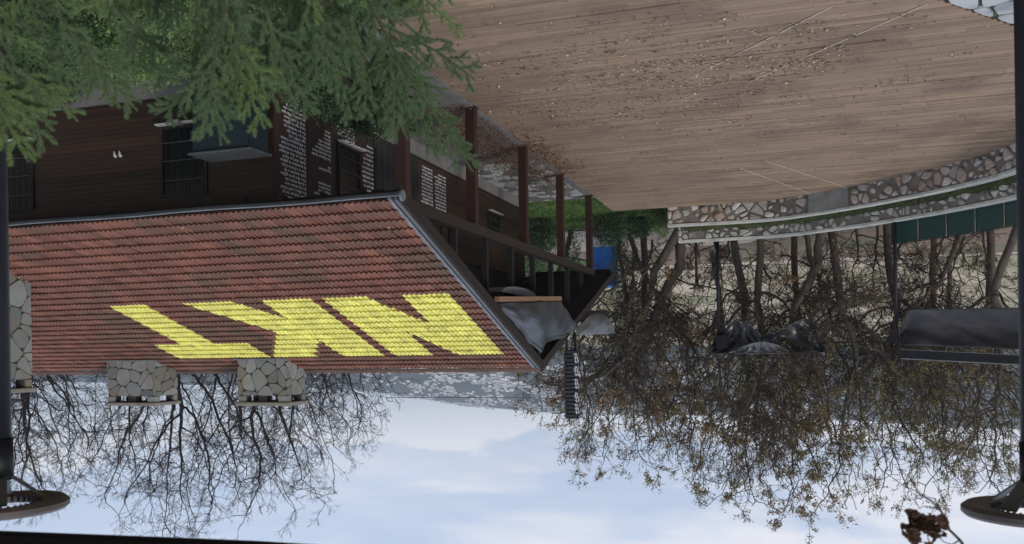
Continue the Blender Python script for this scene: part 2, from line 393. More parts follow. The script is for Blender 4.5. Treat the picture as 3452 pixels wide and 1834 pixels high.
# taped lines on the deck
for k, (a, b) in enumerate([((.67, 18.67), (-2.29, 15.38)), ((1.72, 17.87), (-.84, 14.92)), ((1.27, 27.76), (-1.0, 33.62)), ((.5, 26.91), (-2.2, 32.8))]):
    a = Vector((a[0], a[1]-20, .011)); b = Vector((b[0], b[1]-20, .011)); n = (b-a).cross(Vector((0, 0, 1))).normalized()*(.017 if k < 2 else .026)
    cuts = [0, 1] if k > 1 else [0, .3, .34, .62, .66, 1]
    m = MB()
    for i in range(0, len(cuts), 2):
        p = a.lerp(b, cuts[i]); q = a.lerp(b, cuts[i+1]); m.add([p-n, q-n, q+n, p+n], [(0, 1, 2, 3)])
    m.build('floor_line', mat('pale_tape', (.50, .44, .36), (.34, .28, .22), scale=6, rough=.8), deck)

# concrete walk beside the building, with flagstones
walk = empty('concrete_path', (8, 22, 0), kind='structure')
MB().box(-1.3, 6.5, -9.5, 9.3, -.5, -.02).build('slab', CONC, walk)
kerb = MB()
for y0 in np.arange(12.6, 31.2, .62): kerb.box(-1.3+.0, -1.06, y0-22, y0-22+.6, -.02, .012)
for k in range(30):
    y0 = 12.6+k*.62
    MB().box(-.12, .12, 0, .605, -.02, .012+random.uniform(-.004, .006)).build('kerb_stone', CONC, walk, bevel=.006, loc=(-1.19, y0-22, 0))
for poly in cells([(-1.05, 2.4), (1.35, 2.4), (1.35, 9.2), (-1.05, 9.2)], .42, seed=5, gap=.035):
    pl = [Vector((p[0], p[1], 0)) for p in chaikin([(a, b, 0) for a, b in poly])]
    c = sum(pl, Vector())/len(pl)
    MB().prism([p-c for p in pl], (0, 0, 1), -.02, .008+random.uniform(0, .008), .03).build('flagstone', SLAB if random.random() < .5 else CONC, walk, loc=c)
terr = empty('stone_paving', (-4, 14, 0), kind='structure')
MB().add([(4, -5, -.045), (-4, -5, -.045), (-4, 8.6, -.045), (-2.2, 8.4, -.045), (0, 3.24, -.045), (1.7, 1.22, -.045), (3.7, -1.15, -.045), (5.6, -3.4, -.045)], [tuple(range(8))]).build('bedding', JOINT, terr)
for poly in cells([(-3, -1.6), (2.2, -1.6), (2.2, .6), (1.68, 1.1), (0, 3.1), (-1.3, 5.4), (-3, 7)], .62, seed=12, gap=.05):
    pl = [Vector((p[0], p[1], 0)) for p in chaikin([(a, b, 0) for a, b in poly])]
    c = sum(pl, Vector())/len(pl)
    MB().prism([p-c for p in pl], (0, 0, 1), -.04, .0+random.uniform(-.01, .012), .02).build('flagstone', SLAB, terr, loc=c)

# ------------------------------------------------------------------ curved stone walls
CURVE = [(4.45, 34.72), (2.5, 34.75), (.5, 34.6), (-.97, 33.75), (-2.23, 32.82), (-3.4, 31.7), (-4.5, 30.45), (-5.4, 29.2), (-6.0, 28.1), (-6.4, 26.8), (-6.62, 25.2), (-6.6, 23.5)]
def smooth_curve(P, off=0., n=10):
    P = [Vector((x, y, 0)) for x, y in P]; out = []
    for i in range(len(P)-1):
        p0 = P[max(i-1, 0)]; p1 = P[i]; p2 = P[i+1]; p3 = P[min(i+2, len(P)-1)]
        for k in range(n):
            t = k/n
            out.append(.5*((2*p1)+(p2-p0)*t+(2*p0-5*p1+4*p2-p3)*t*t+(3*p1-p0-3*p2+p3)*t**3))
    out.append(P[-1])
    if off:
        q = []
        for i, p in enumerate(out):
            d = (out[min(i+1, len(out)-1)]-out[max(i-1, 0)]).normalized(); q.append(p+Vector((d.y, -d.x, 0))*off)
        out = q
    return out
class Path:
    def __init__(s, pts):
        s.p = pts; s.s = [0]
        for a, b in zip(pts, pts[1:]): s.s.append(s.s[-1]+(b-a).length)
        s.L = s.s[-1]
    def __call__(s, t):
        t = max(0, min(s.L-1e-4, t)); i = int(np.searchsorted(s.s, t, 'right'))-1; i = min(i, len(s.p)-2)
        a, b = s.p[i], s.p[i+1]; d = (b-a).normalized()
        return a+d*(t-s.s[i]), Vector((-d.y, d.x, 0))      # point, normal away from the deck... flipped below
def strip(path, o0, o1, z0, z1, s0=0, s1=None, step=.35):
    m = MB(); s1 = s1 or path.L; n = max(2, int((s1-s0)/step)); V = []
    for i in range(n+1):
        p, nn = path(s0+(s1-s0)*i/n)
        for o, z in ((o0, z0), (o1, z0), (o1, z1), (o0, z1)): V.append(p+nn*o+Vector((0, 0, z)))
    Fc = []
    for i in range(n):
        for k in range(4): Fc.append((i*4+k, i*4+(k+1) % 4, i*4+4+(k+1) % 4, i*4+4+k))
    Fc += [(0, 1, 2, 3), tuple(n*4+k for k in (3, 2, 1, 0))]
    return m.add(V, Fc)
def stone_wall(name, path, z0, z1, size, smat, label, seed, skip=None, cap_out=.05, thick=.32, drop=.06, s0=0.):
    """normal from Path points to the deck side (face side)"""
    w = empty(name, (0, 0, 0), label=label, cat='stone wall')
    strip(path, -thick, 0, z0, z1-.085, s0).build('core', MORTAR, w)
    n = int((path.L-s0)/1.6)
    for i in range(n):
        a = s0+(path.L-s0)*i/n; b = s0+(path.L-s0)*(i+1)/n-.006
        strip(path, -thick-.02, cap_out, z1-.082, z1+random.uniform(-.004, .004), a, b, .4).build('coping', CAPC, w)
    rnd = random.Random(seed)
    for poly in cells([(s0, z0+.02), (path.L, z0+.02), (path.L, z1-.10), (s0, z1-.10)], size, jit=.62, seed=seed, gap=.035, sx=1.35):
        if rnd.random() < drop: continue
        cs = sum(p[0] for p in poly)/len(poly); cz = sum(p[1] for p in poly)/len(poly)
        if skip and skip[0] < cs < skip[1]: continue
        sc = rnd.choice([.5, .68, .8, .9, 1.0, 1.0, 1.08])
        poly = [(cs+(p[0]-cs)*sc*rnd.uniform(.9, 1.04), cz+(p[1]-cz)*sc*rnd.uniform(.86, 1.04)) for p in poly]
        pl = chaikin([(a, b, 0) for a, b in poly]) if len(poly) < 9 else [Vector((a, b, 0)) for a, b in poly]
        p, nn = path(cs); tx = Vector((nn.y, -nn.x, 0)) if False else None
        d = rnd.uniform(.035, .095)
        ring0, ring1, ring2 = [], [], []
        for q in pl:
            pp, n2 = path(q.x)
            c0, _ = path(cs)
            base = pp+Vector((0, 0, q.y))
            mid = c0+Vector((0, 0, cz))
            ring0.append(base-n2*.03); ring1.append(mid.lerp(base, .93)+n2*d*.75); ring2.append(mid.lerp(base, .58)+n2*d*rnd.uniform(.85, 1.25))
        k = len(pl); Fc = [tuple(range(2*k, 3*k))]
        for r in (0, 1):
            for i in range(k): Fc.append((r*k+i, r*k+(i+1) % k, (r+1)*k+(i+1) % k, (r+1)*k+i))
        c0 = path(cs)[0]+Vector((0, 0, cz))
        MB().add([v-c0 for v in ring0+ring1+ring2], Fc).build('stone', smat, w, smooth=False, loc=c0)
    return w
P1 = Path(smooth_curve(CURVE)); 
def arc_of(path, x, y): 
    best = min(range(400), key=lambda i: (path(path.L*i/400)[0]-Vector((x, y, 0))).length); return path.L*best/400
# find the orientation so that the normal looks to the deck
nn = P1(P1.L*.6)[1]
SGN = 1 if nn.dot(Vector((0, 22, 0))-P1(P1.L*.6)[0]) > 0 else -1
class Side(Path):
    def __call__(s, t):
        p, n = Path.__call__(s, t); return p, n*SGN
P1 = Side(smooth_curve(CURVE)); c0 = smooth_curve(CURVE)
P2 = Side([P1(P1.L*i/120)[0]-P1(P1.L*i/120)[1]*.62 for i in range(121)])
sa, sb = arc_of(P1, -.9, 33.7), arc_of(P1, -2.23, 32.8); sa, sb = min(sa, sb), max(sa, sb)
w1 = stone_wall('stone_wall', P1, -.1, .76, .29, STONE, 'low curved fieldstone wall at the far edge of the wooden deck, lower tier', 21, (sa-.1, sb+.1), drop=.05)
strip(P1, -.1, .09, -.02, .655, sa, sb).build('plain_block', mat('grey_block', (.30, .295, .27), (.22, .215, .195), rough=.9, scale=3, bump=.008, dirt=(.15, .16, .11), dscale=1.5), w1)
w2 = stone_wall('stone_wall', P2, .2, 1.34, .24, STONE2, 'upper tier of curved stone wall behind the mossy planter strip', 33, None, drop=.22, s0=.35)
ms = MB(); V = []; nM = 260
for i in range(nM+1):
    s = .6+(P1.L-.6)*i/nM
    for k in range(6):
        p, n = P1(s); o = -.33-.29*k/5
        V.append(p+n*o+Vector((0, 0, .70+.05*math.sin(k/5*math.pi)+random.uniform(0, .05)+.13*(k/5)+.04)))
ms.add(V, [(i*6+k, i*6+k+1, (i+1)*6+k+1, (i+1)*6+k) for i in range(nM) for k in range(5)])
ms.build('moss', MOSS, kind='stuff', smooth=True, label='dark green moss growing along the ledge between the two stone walls', cat='moss')
rnm = np.random.default_rng(4); PM = []
for _ in range(9000):
    s = rnm.uniform(.6, P1.L-.1)
    if math.sin(s*2.1)+math.sin(s*5.3+1)+.6*math.sin(s*11) < -1.0: continue
    p, n = P1(s); o = rnm.uniform(-.62, -.34); PM.append((p.x+n.x*o, p.y+n.y*o, .76+(-.34-o)*.45+rnm.uniform(0, .05)))
v, f = leaves_np(PM, .055, rnm, jit=.01)
link('ledge_plants', np_mesh('ledge_plants', v, f, mat('moss_tuft', (.035, .06, .015), (.06, .065, .025), vary=.4, trans=.15)), kind='stuff', label='small dark green tufts on the ledge between the stone walls', cat='plants')
# green fence panels on the upper wall
fence = empty('panel_fence', (0, 0, 0), label='dark green glazed panel fence on top of the curved stone wall', cat='fence')
PF = Side([P2(P2.L*i/120)[0]-P2(P2.L*i/120)[1]*.55 for i in range(121)])
s = arc_of(PF, -3.9, 33.4)
while s < PF.L-.2:
    e = min(s+1.12, PF.L); a, _ = PF(s+.03); b, _ = PF(e-.03)
    MB().bar(a+Vector((0, 0, 1.6)), b+Vector((0, 0, 1.6)), .012, .9).build('panel', GGLASS, fence)
    MB().bar(a+Vector((0, 0, 1.0)), a+Vector((0, 0, 2.09)), .03, .03).build('post', BLACKM, fence)
    s = e
strip(PF, -.015, .015, 2.06, 2.085, arc_of(PF, -3.9, 33.4)).build('rail', BLACKM, fence)

# ------------------------------------------------------------------ the tiled building
EX, EY, EZ = 6.25, 13.3, 2.92; RY, RZ = 22.06, 6.08; BY, BZ = 32.2, 2.90; X1 = 27.0
SL = (RZ-EZ)/(RY-EY); ANG = math.atan(SL); CA, SA = math.cos(ANG), math.sin(ANG)
bld = empty('timber_building', (14, 22, 0), label='long brown timber building with a red tiled roof lettered in yellow', cat='building')
O = Vector((14, 22, 0))
def B(m, name, mt, parent=None, **k):
    """build mesh given in world coordinates as a child of the building (or of a part of it)"""
    m.v = [(a-O.x, b-O.y, c-O.z) for a, b, c in m.v]
    return m.build(name, mt, parent or bld, **k)
roof = MB()
def slab(m, y0, z0, y1, z1, t, x0=EX+.04, x1=X1):
    d = Vector((0, y1-y0, z1-z0)).normalized(); n = Vector((0, -d.z, d.y))
    if n.z < 0: n = -n
    P = []
    for x in (x0, x1):
        for yy, zz in ((y0, z0), (y1, z1)):
            q = Vector((x, yy, zz)); P += [q-n*.03, q-n*t]
    m.add(P, [(0,2,6,4),(1,5,7,3),(0,1,3,2),(4,6,7,5),(0,4,5,1),(2,3,7,6)])
slab(roof, EY+.05, EZ, RY, RZ, .16); slab(roof, RY, RZ, BY, BZ, .16)
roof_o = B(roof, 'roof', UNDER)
# lettering laid out on the roof plane: (x, distance up the slope)
LET = [
 [(6.9, 4.1), (7.97, 4.1), (8.02, 5.85), (8.87, 4.1), (9.97, 4.1), (9.97, 8.0), (8.87, 8.0), (8.87, 6.3), (8.15, 8.0), (6.9, 8.0)],
 [(10.28, 4.1), (11.6, 4.1), (11.6, 5.2), (12.34, 4.1), (13.75, 4.1), (12.42, 6.15), (13.66, 8.0), (12.34, 8.0), (11.52, 6.75), (11.5, 8.0), (10.28, 8.0)],
 [(14.82, 4.1), (15.95, 4.1), (15.95, 6.85), (16.85, 6.85), (16.85, 8.0), (13.8, 8.0), (13.8, 6.85), (14.82, 6.85)]]
def inside(poly, x, y):
    c = False; j = len(poly)-1
    for i in range(len(poly)):
        xi, yi = poly[i]; xj, yj = poly[j]
        if (yi > y) != (yj > y) and x < (xj-xi)*(y-yi)/(yj-yi)+xi: c = not c
        j = i
    return c
TW, TL = .236, .3515
NW = 17
def tile_geo():
    V = []
    for r, (v, lift) in enumerate(((-.018, -.002), (-.058, .056), (TL*.5-.03, .027), (TL+.01, .003))):
        for i in range(NW):
            t = i/(NW-1); ph = (t*2) % 1
            h = .032*(math.sin(math.pi*min(1, ph/.70))**.8 if ph < .70 else 0) if not (i == NW-1) else 0
            V.append((t*TW*1.0, v, lift+h if r else lift+h*.6-.012))
    Fc = [(r*NW+i, r*NW+i+1, (r+1)*NW+i+1, (r+1)*NW+i) for r in (0, 1, 2) for i in range(NW-1)]
    return V, Fc
TV, TF = tile_geo(); TVn = np.array(TV); TFn = np.array(TF)
FC_ = np.array([TVn[list(f)].mean(0)[:2] for f in TF]); FC_[:NW-1] = FC_[NW-1:2*(NW-1)]
tmesh = {}
def tile_mesh(key):
    if key not in tmesh: tmesh[key] = np_mesh('roof_tile', TVn, TFn, [TILE, YEL], np.array(key), smooth=False)
    return tmesh[key]
rot = Matrix.Rotation(ANG, 4, 'X')
tiles = []
ncol = int((X1-EX)/TW)
for r in range(27):
    v = .03+r*TL
    if v+TL > 9.36: break
    for c in range(ncol):
        x = EX+.16+c*TW
        near_l = v > 3.6 and v < 8.2 and 6.6 < x < 17
        key = tuple(int(any(inside(L, x+fx, v+.5*fy+.25*TL) for L in LET)) for fx, fy in FC_) if near_l else (0,)*len(TF)
        p = Vector((x, EY+v*CA, EZ+v*SA)) + Vector((0, -SA, CA))*random.uniform(-.003, .003)
        if random.random() < .02: p = p + Vector((random.uniform(-.012, .012), -CA*random.uniform(.01, .04), -SA*.02+.006))
        tiles.append((p, key, (p-Vector((0, 0, EYE))).length if seen(p, 0) else 99))
tiles.sort(key=lambda t: t[2])
for p, key, d in tiles[:300]:
    o = link('roof_tile', tile_mesh(key), roof_o); o.location = p-O
    o.rotation_euler = (ANG+random.uniform(-.008, .008), random.uniform(-.012, .012), random.uniform(-.014, .014))
VV, FF, MI = [], [], []
Rm = np.array(rot.to_3x3())
for k, (p, key, d) in enumerate(tiles[300:]):
    j = (Matrix.Rotation(random.uniform(-.014, .014), 3, 'Z') @ Matrix.Rotation(random.uniform(-.012, .012), 3, 'Y'))
    VV.append(TVn @ (np.array(j) @ Rm).T + np.array(p-O)); FF.append(TFn+k*len(TVn)); MI.append(np.array(key))
link('roof_tiles', np_mesh('roof_tiles', np.concatenate(VV), np.concatenate(FF), [TILE, YEL], np.concatenate(MI)), roof_o, kind='stuff')
# ridge tiles
n = int((X1-EX)/.38)
rm = MB(); P0 = []
for i in range(9):
    a = math.pi*i/8
    for x, s in ((-.03, 1.0), (.38, .9)): P0.append((x, -math.cos(a)*.17*s, math.sin(a)*.115*s-.0))
rm.add(P0, [(2*i, 2*i+2, 2*i+3, 2*i+1) for i in range(8)]); rme = rm.mesh('ridge_tile', RIDGE, smooth=True)
for i in range(n):
    o = link('ridge_tile', rme, roof_o); o.location = Vector((EX+.02+i*.38, RY, RZ-.005+random.uniform(-.006, .006)))-O
# flashing and fascia of the open gable
def rake(m, w0, w1, h0, h1):
    for (ya, za, yb, zb) in ((EY-.05, EZ-.02, RY, RZ), (RY, RZ, BY, BZ)):
        m.add([(EX+w0, ya, za+h0), (EX+w1, ya, za+h0), (EX+w1, ya, za+h1), (EX+w0, ya, za+h1),
               (EX+w0, yb, zb+h0), (EX+w1, yb, zb+h0), (EX+w1, yb, zb+h1), (EX+w0, yb, zb+h1)],
              [(3,2,1,0),(4,5,6,7),(0,1,5,4),(1,2,6,5),(2,3,7,6),(3,0,4,7)])
m = MB(); rake(m, .12, .19, .02, .058); B(m, 'rake_flashing', ZINC)
m = MB(); rake(m, .065, .115, .0, .03); B(m, 'rake_channel', DARKWOOD)
m = MB(); rake(m, .0, .06, .0, .075); B(m, 'rake_trim', GREYM)
m = MB(); rake(m, -.05, .0, -.20, .045); B(m, 'bargeboard', DARKWOOD)
# gutter
m = MB(); pr = [(math.cos(math.pi+math.pi*i/8)*.075, math.sin(math.pi+math.pi*i/8)*.075) for i in range(9)]
xs = np.linspace(EX-.1, X1, 24); V = []
for x in xs:
    s = .012*math.sin(x*1.7)
    V += [(x, EY-.08+a, EZ-.0+b+s) for a, b in pr] + [(x, EY-.08+a*.8, EZ+.0+b*.8+s) for a, b in pr[::-1]]
k = 18
m.add(V, [(i*k+q, i*k+(q+1) % k, (i+1)*k+(q+1) % k, (i+1)*k+q) for i in range(len(xs)-1) for q in range(k)]+[tuple(range(k))]); B(m, 'gutter', GREYM)
m = MB()
for sy in (-.155, ): m.tube([(x, EY+sy, EZ+.008+.012*math.sin(x*1.7)) for x in xs], .014, 6)
B(m, 'gutter_lip', ZINC)
m = MB(); m.tube([(EX-.13, EY-.08, EZ-.01), (EX-.09, EY-.08, EZ-.01)], [.095, .10], 12); B(m, 'gutter_end_cap', ZINC)
# walls
WX, WY = 9.4, 14.4
wall = MB(); wall.box(WX+.03, X1-.3, WY+.03, 31.2, 0, 2.86)
wall.box(WX-.06, X1, WY-.06, WY+.02, -.1, .35); wall.box(WX-.06, WX+.03, WY+.02, 31.25, -.1, .36); wall_o = B(wall, 'wall', mat('wall_core', (.03, .024, .02)))
m = MB(); m.box(WX-.10, X1, WY-.10, WY-.062, -.1, .34); m.box(WX-.10, WX-.062, WY-.062, 31.3, -.1, .35); B(m, 'plinth', CONC)
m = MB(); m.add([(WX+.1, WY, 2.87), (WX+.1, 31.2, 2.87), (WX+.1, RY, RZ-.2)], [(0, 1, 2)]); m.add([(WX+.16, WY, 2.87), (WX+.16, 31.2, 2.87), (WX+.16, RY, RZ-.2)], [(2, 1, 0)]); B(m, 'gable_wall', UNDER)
FW = [(11.0, 12.0, .98, 2.3), (15.42, 16.45, .95, 2.35)]
z = .37
while z < 2.82:
    cuts = [9.42]
    if z < 2.35 and z > .9:
        for a, b, z0, z1 in FW: cuts += [a-.07, b+.07]
        segs = [(cuts[0], cuts[1]), (cuts[2], cuts[3]), (cuts[4], 19.2)]
    else:
        q = random.uniform(12, 15); segs = [(9.42, q), (q, 19.2)]
    for a, b in segs:
        MB().box(-(b-a)/2, (b-a)/2-.004, -.022+random.uniform(-.003, .003), .0, 0, .094).build('siding_board', SIDING, wall_o, loc=((a+b)/2-O.x, WY+.03-O.y, z))
    z += .099
# side wall: panels up to the doorway, siding beyond
for a, b in ((14.42, 15.62), (15.63, 16.75), (18.05, 18.62), (21.25, 22.25), (22.26, 23.3)):
    MB().box(-.03, 0, 0, b-a-.006, 0, 2.47).build('wall_panel', PANEL, wall_o, loc=(WX+.028-O.x, a-O.y, .37))
for (z0, z1) in ((.37, .84), (2.14, 2.84)):
    MB().box(-.03, 0, 0, 1.29, 0, z1-z0).build('wall_panel', PANEL, wall_o, loc=(WX+.028-O.x, 16.755-O.y, z0))
z = .37
while z < 2.8:
    for a, b in (((23.31, 26.9), (28.2, 31.15)) if .92 < z < 2.0 else ((23.31, 27.3), (27.3, 31.15))):
        MB().box(-.025, 0, 0, b-a-.004, 0, .095).build('siding_board', SIDING, wall_o, loc=(WX+.028-O.x, a-O.y, z))
    z += .1
def window(x0, x1, z0, z1, side=False, bars=6, curtain=False, sill=True):
    """front wall window at y=WY, or side wall window at x=WX (then x0..x1 run along y)"""
    def bx(m, a, b, d0, d1, z0, z1):
        if side: m.box(WX-d1, WX-d0, a, b, z0, z1)
        else: m.box(a, b, WY-d1, WY-d0, z0, z1)
        return m
    m = MB(); t = .06
    bx(m, x0-t, x0, -.03, .03, z0-t, z1+t); bx(m, x1, x1+t, -.03, .03, z0-t, z1+t); bx(m, x0, x1, -.03, .03, z1, z1+t); bx(m, x0, x1, -.03, .03, z0-t, z0)
    w = B(m, 'window', DARKWOOD)
    B(bx(MB(), x0, x1, -.02, -.012, z0, z1), 'pane', GLASS, w)
    for i in range(bars):
        xx = x0+(x1-x0)*(i+.5)/bars
        B(bx(MB(), xx-.005, xx+.005, .035, .045, z0, z1), 'bar', BLACKM, w)
    for zz in (z0+.22*(z1-z0), z0+.5*(z1-z0), z0+.8*(z1-z0)):
        B(bx(MB(), x0, x1, .046, .054, zz-.005, zz+.005), 'bar', GREYM, w)
    if sill: B(bx(MB(), x0-.1, x1+.08, .032, .14, z0-t-.035, z0-t-.003), 'sill', WHITE, w)
for a in FW: window(*a)
window(16.95, 17.9, .95, 2.05, True, 0)
window(27.0, 28.1, 1.0, 1.9, True, 4); window(21.9, 22.8, 1.78, 2.5, True, 4); window(23.45, 24.1, 1.75, 2.5, True, 4)
d = MB(); d.box(WX-.035, WX-.0, 18.66, 21.2, .36, 2.85); door = B(d, 'door', mat('door_dark', (.03, .028, .027), (.022, .02, .02)))
for k in range(8): B(MB().box(WX-.05, WX-.036, 18.72+k*.31, 18.72+k*.31+.27, .42, 2.8), 'door_panel', mat('door_dark', (.03, .028, .027)), door)
B(MB().box(11.45, 11.65, WY-.2, WY-.05, .86, .945), 'meter_box', mat('beige_box', (.30, .27, .22)))
for dx in (0, .13): B(MB().tube([(13.03+dx, WY-.02, 1.44), (13.03+dx, WY-.06, 1.40), (13.03+dx, WY-.07, 1.33)], [.035, .03, .008], 8), 'wall_hook', WHITE)
# lettering on the side wall
def text_col(lines, y_left, z_top, size, pitch, name='wall_lettering', width=None):
    cu = bpy.data.curves.new('t', 'FONT'); cu.body = '\n'.join(lines); cu.size = size; cu.space_line = pitch/size/1.0
    cu.extrude = .0015; cu.resolution_u = 1; cu.offset = size*.006
    ob = bpy.data.objects.new('t', cu); C.objects.link(ob)
    dg = bpy.context.evaluated_depsgraph_get(); me = bpy.data.meshes.new_from_object(ob.evaluated_get(dg))
    bpy.data.objects.remove(ob); me.materials.clear(); me.materials.append(LETTER)
    xs = [v.co.x for v in me.vertices]; w = max(xs)-min(xs)
    o = link(name, me, bld, kind='stuff')
    M = Matrix(((0, 0, -1), (-1, 0, 0), (0, 1, 0))).to_4x4()      # text x -> -Y, text y -> Z, normal -> -X
    sx = (width/w) if width else 1
    o.matrix_local = Matrix.Translation(Vector((WX-.036, y_left, z_top))-O) @ M @ Matrix.Diagonal((sx, 1, 1, 1))
    return o
D1 = ['Dhe njeriu i cmendur', 'kerceu ne mes tyre', 'duke shikuar ne sy', 'Ku shkoi zoti? thirri', 'do t\'ju them une', 'e kemi vrare ate', 'Une dhe ju te gjithe', 'jemi vrasesit e tij', 'Por si e beme kete', 'Si mundem ta pijme', 'detin deri ne fund', 'Kush na dha sfungjer', 'te fshijme horizontin', 'Cfare beme ne kur', 'e shkeputem token', 'nga dielli i saj', 'Ku po leviz ajo', 'Ku po levizim ne', 'Larg nga te gjithe', 'diejt A nuk biem', 'pa pushim Mbrapa', 'anash perpara ne', 'te gjitha anet A', 'ka ende lart poshte', 'A nuk endemi si', 'permes nje asgjeje']
D2 = ['kisha nje', 'te tillen mendim', 'qe thoshte se une', 'di te flas kur ti', 'hesht dhe te degjoj', 'kur dikush thote', '', 'Yas, Kahanca, Kandar', 'kra manacina silence', 'ta soli dangida pa', 'lulzuk kozmoz', 'shkolla e ciku', 'Evoro e', 'kthehu', 'vetem', '']
D2B = ['Simone de Beauvoir', '1967']
text_col(D1, 15.50, 2.52, .094, .0880, width=1.02)
text_col(['Kur nje grua fillon', 'te jete', 'Nga nje frik e', 'shoqerise Askush', 'nuk eshte me arrogant', 'ndaj grave agresiv', 'ose percmues se', 'burri i shqetesuar'], 16.5, 2.50, .082, .080, width=.68)
text_col(D2B, 16.52, 1.62, .086, .082, width=.50)
text_col(['Yas, Kahanca, Kandar', 'kra manacina silence', 'ta soli dangida pa', 'lulzuk kozmoz', 'shkolla e ciku', 'Evoro e', 'kthehu', 'vetem'], 16.52, 1.36, .088, .083, width=.80)
text_col(['Historia e vertete', 'gratse kan', 'ka hyrje pa shkalle', 'Kur shkrimtari ka', 'nje mendim te lehte', 'jeta eshte'], 17.62, .84, .078, .075, width=.85)
text_col(['Ne', 'nje orar', 'te gjalle', 'atje per te', 'kur ne nate', 'me pak fjale', 'e rrine ketu', 'qe thone se', 'nje dite ne', 'e gjeta une', 'ne kohe', 'pa humbur', 'heshtje'], 18.55, 1.95, .083, .106, width=.58)
F1 = ['me shume fjale te', 'vjetra dhe te reja', 'ne cdo rrugice te', 'vogel qyteti yne ka', 'zerin e tij te gjere', 'dhe thelle qe thote', 'eja me ne ketu sot', 'te shohim se cfare', 'ndodhi me njerezit', 'kur u mbyll befas', 'dera e madhe prane', 'lumit ne fund']
text_col(F1, 23.15, 1.60, .098, .096, width=.88); text_col(F1[::-1], 22.17, 1.57, .098, .096, width=.82)
# posts, beams, struts, ceiling joists
for k, yy in enumerate((14.65, 18.4, 22.45, 26.5, 30.7)):
    m = MB(); m.box(6.68, 6.90, yy-.11, yy+.11, 0.012, 2.70); m.box(6.64, 6.94, yy-.15, yy+.15, 0, .012)
    B(m, 'post', RUST)
for k, yy in enumerate(np.arange(15.2, 31, 2.0)):
    zz = min(EZ+(yy-EY)*SL, RZ-(yy-RY)*.313)-.16
    if zz > 3.0: B(MB().box(6.72, 6.86, yy-.055, yy+.055, 2.925, zz), 'strut', UNDER)
B(MB().box(6.66, 6.92, 13.6, 31.0, 2.70, 2.92), 'beam', DARKWOOD)
B(MB().box(6.93, 6.99, 13.6, 31.0, 2.74, 2.78), 'ledger', DARKWOOD)
for x in np.arange(7.0, 9.4, .8):
    for (ya, za, yb, zb) in ((EY+.1, EZ-.18, RY, RZ-.24), (RY, RZ-.24, BY-.05, BZ-.18)):
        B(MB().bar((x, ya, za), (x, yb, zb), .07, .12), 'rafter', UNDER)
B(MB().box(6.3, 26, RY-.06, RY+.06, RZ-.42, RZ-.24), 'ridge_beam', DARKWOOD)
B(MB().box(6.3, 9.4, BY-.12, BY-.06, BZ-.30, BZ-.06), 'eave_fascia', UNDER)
# chimneys
def chimney(x0, x1, y0, y1, zt, label, seed, z_open=.19):
    def rz(y): return EZ+(y-EY)*SL if y < RY else RZ-(y-RY)*.313
    zb = rz(y0)-.25
    m = MB(); m.box(x0+.02, x1-.02, y0+.02, y1-.02, zb, zt-z_open)
    m.box(x0+.02, x0+.30, y0+.02, y0+.22, zt-z_open, zt); m.box(x1-.30, x1-.02, y0+.02, y0+.22, zt-z_open, zt)
    m.box(x0+.02, x0+.22, y1-.25, y1-.02, zt-z_open, zt); m.box(x1-.30, x1-.02, y1-.25, y1-.02, zt-z_open, zt)
    xm = (x0+x1)/2; m.box(xm-.12, xm+.16, y0+.06, y0+.3, zt-z_open, zt)
    ch = B(m, 'chimney', CMORT, label=label)
    B(MB().box(x0-.07, x1+.07, y0-.07, y1+.07, zt, zt+.10), 'cap', mat('weathered_cap', (.26, .24, .21), (.17, .16, .14), rough=.9, scale=4, bump=.006), ch, bevel=.012)
    # masonry on the four faces
    faces = [((x0, y0), (1, 0), (0, -1), x1-x0), ((x0, y1), (0, -1), (-1, 0), y1-y0)]
    for fi, ((ax, ay), (tx, ty), (nx, ny), w) in enumerate(faces):
        def base(s):
            yy = ay+ty*s; return rz(yy)
        bound = [(0, base(0)-.02), (w, base(w)-.02), (w, zt-z_open), (0, zt-z_open)]
        for poly in cells(bound, .40, seed=seed+fi, jit=.62, gap=.014):
            pl = chaikin([(a, b, 0) for a, b in poly])
            pl = [Vector((ax+tx*q.x, ay+ty*q.x, q.y)) for q in pl]; c = sum(pl, Vector())/len(pl)
            MB().prism([p-c for p in pl], (nx, ny, 0), -.03, random.uniform(.010, .024), .03).build('stone', CSTONE, ch, loc=c-O)
        for s0, s1 in ((.0, .28), (w-.28, w)) if fi == 0 else ((0, .2), (w-.22, w)):
            pl = [(s0+.01, zt-z_open+.012), (s1-.01, zt-z_open+.012), (s1-.01, zt-.008), (s0+.01, zt-.008)]
            pl = [Vector((ax+tx*a, ay+ty*a, b)) for a, b in pl]; c = sum(pl, Vector())/4
            MB().prism([p-c for p in pl], (nx, ny, 0), -.02, .014, .03).build('stone', CSTONE, ch, loc=c-O)
    m = MB(); m.bar((x0-.13, y0-.08, rz(y0-.08)+.07), (x1+.13, y0-.08, rz(y0-.08)+.07), .16, .03); B(m, 'flashing', ZINC, ch)
chimney(17.92, 19.66, 21.0, 21.98, 7.0, 'stone clad chimney between the other two on the ridge', 41)
chimney(13.42, 15.02, 21.0, 21.98, 6.97, 'stone clad chimney closest to the open gable end', 57)
chimney(16.85, 18.6, 14.2, 15.65, 6.28, 'tall stone clad chimney low on the slope beside the lamp post', 63, .2)

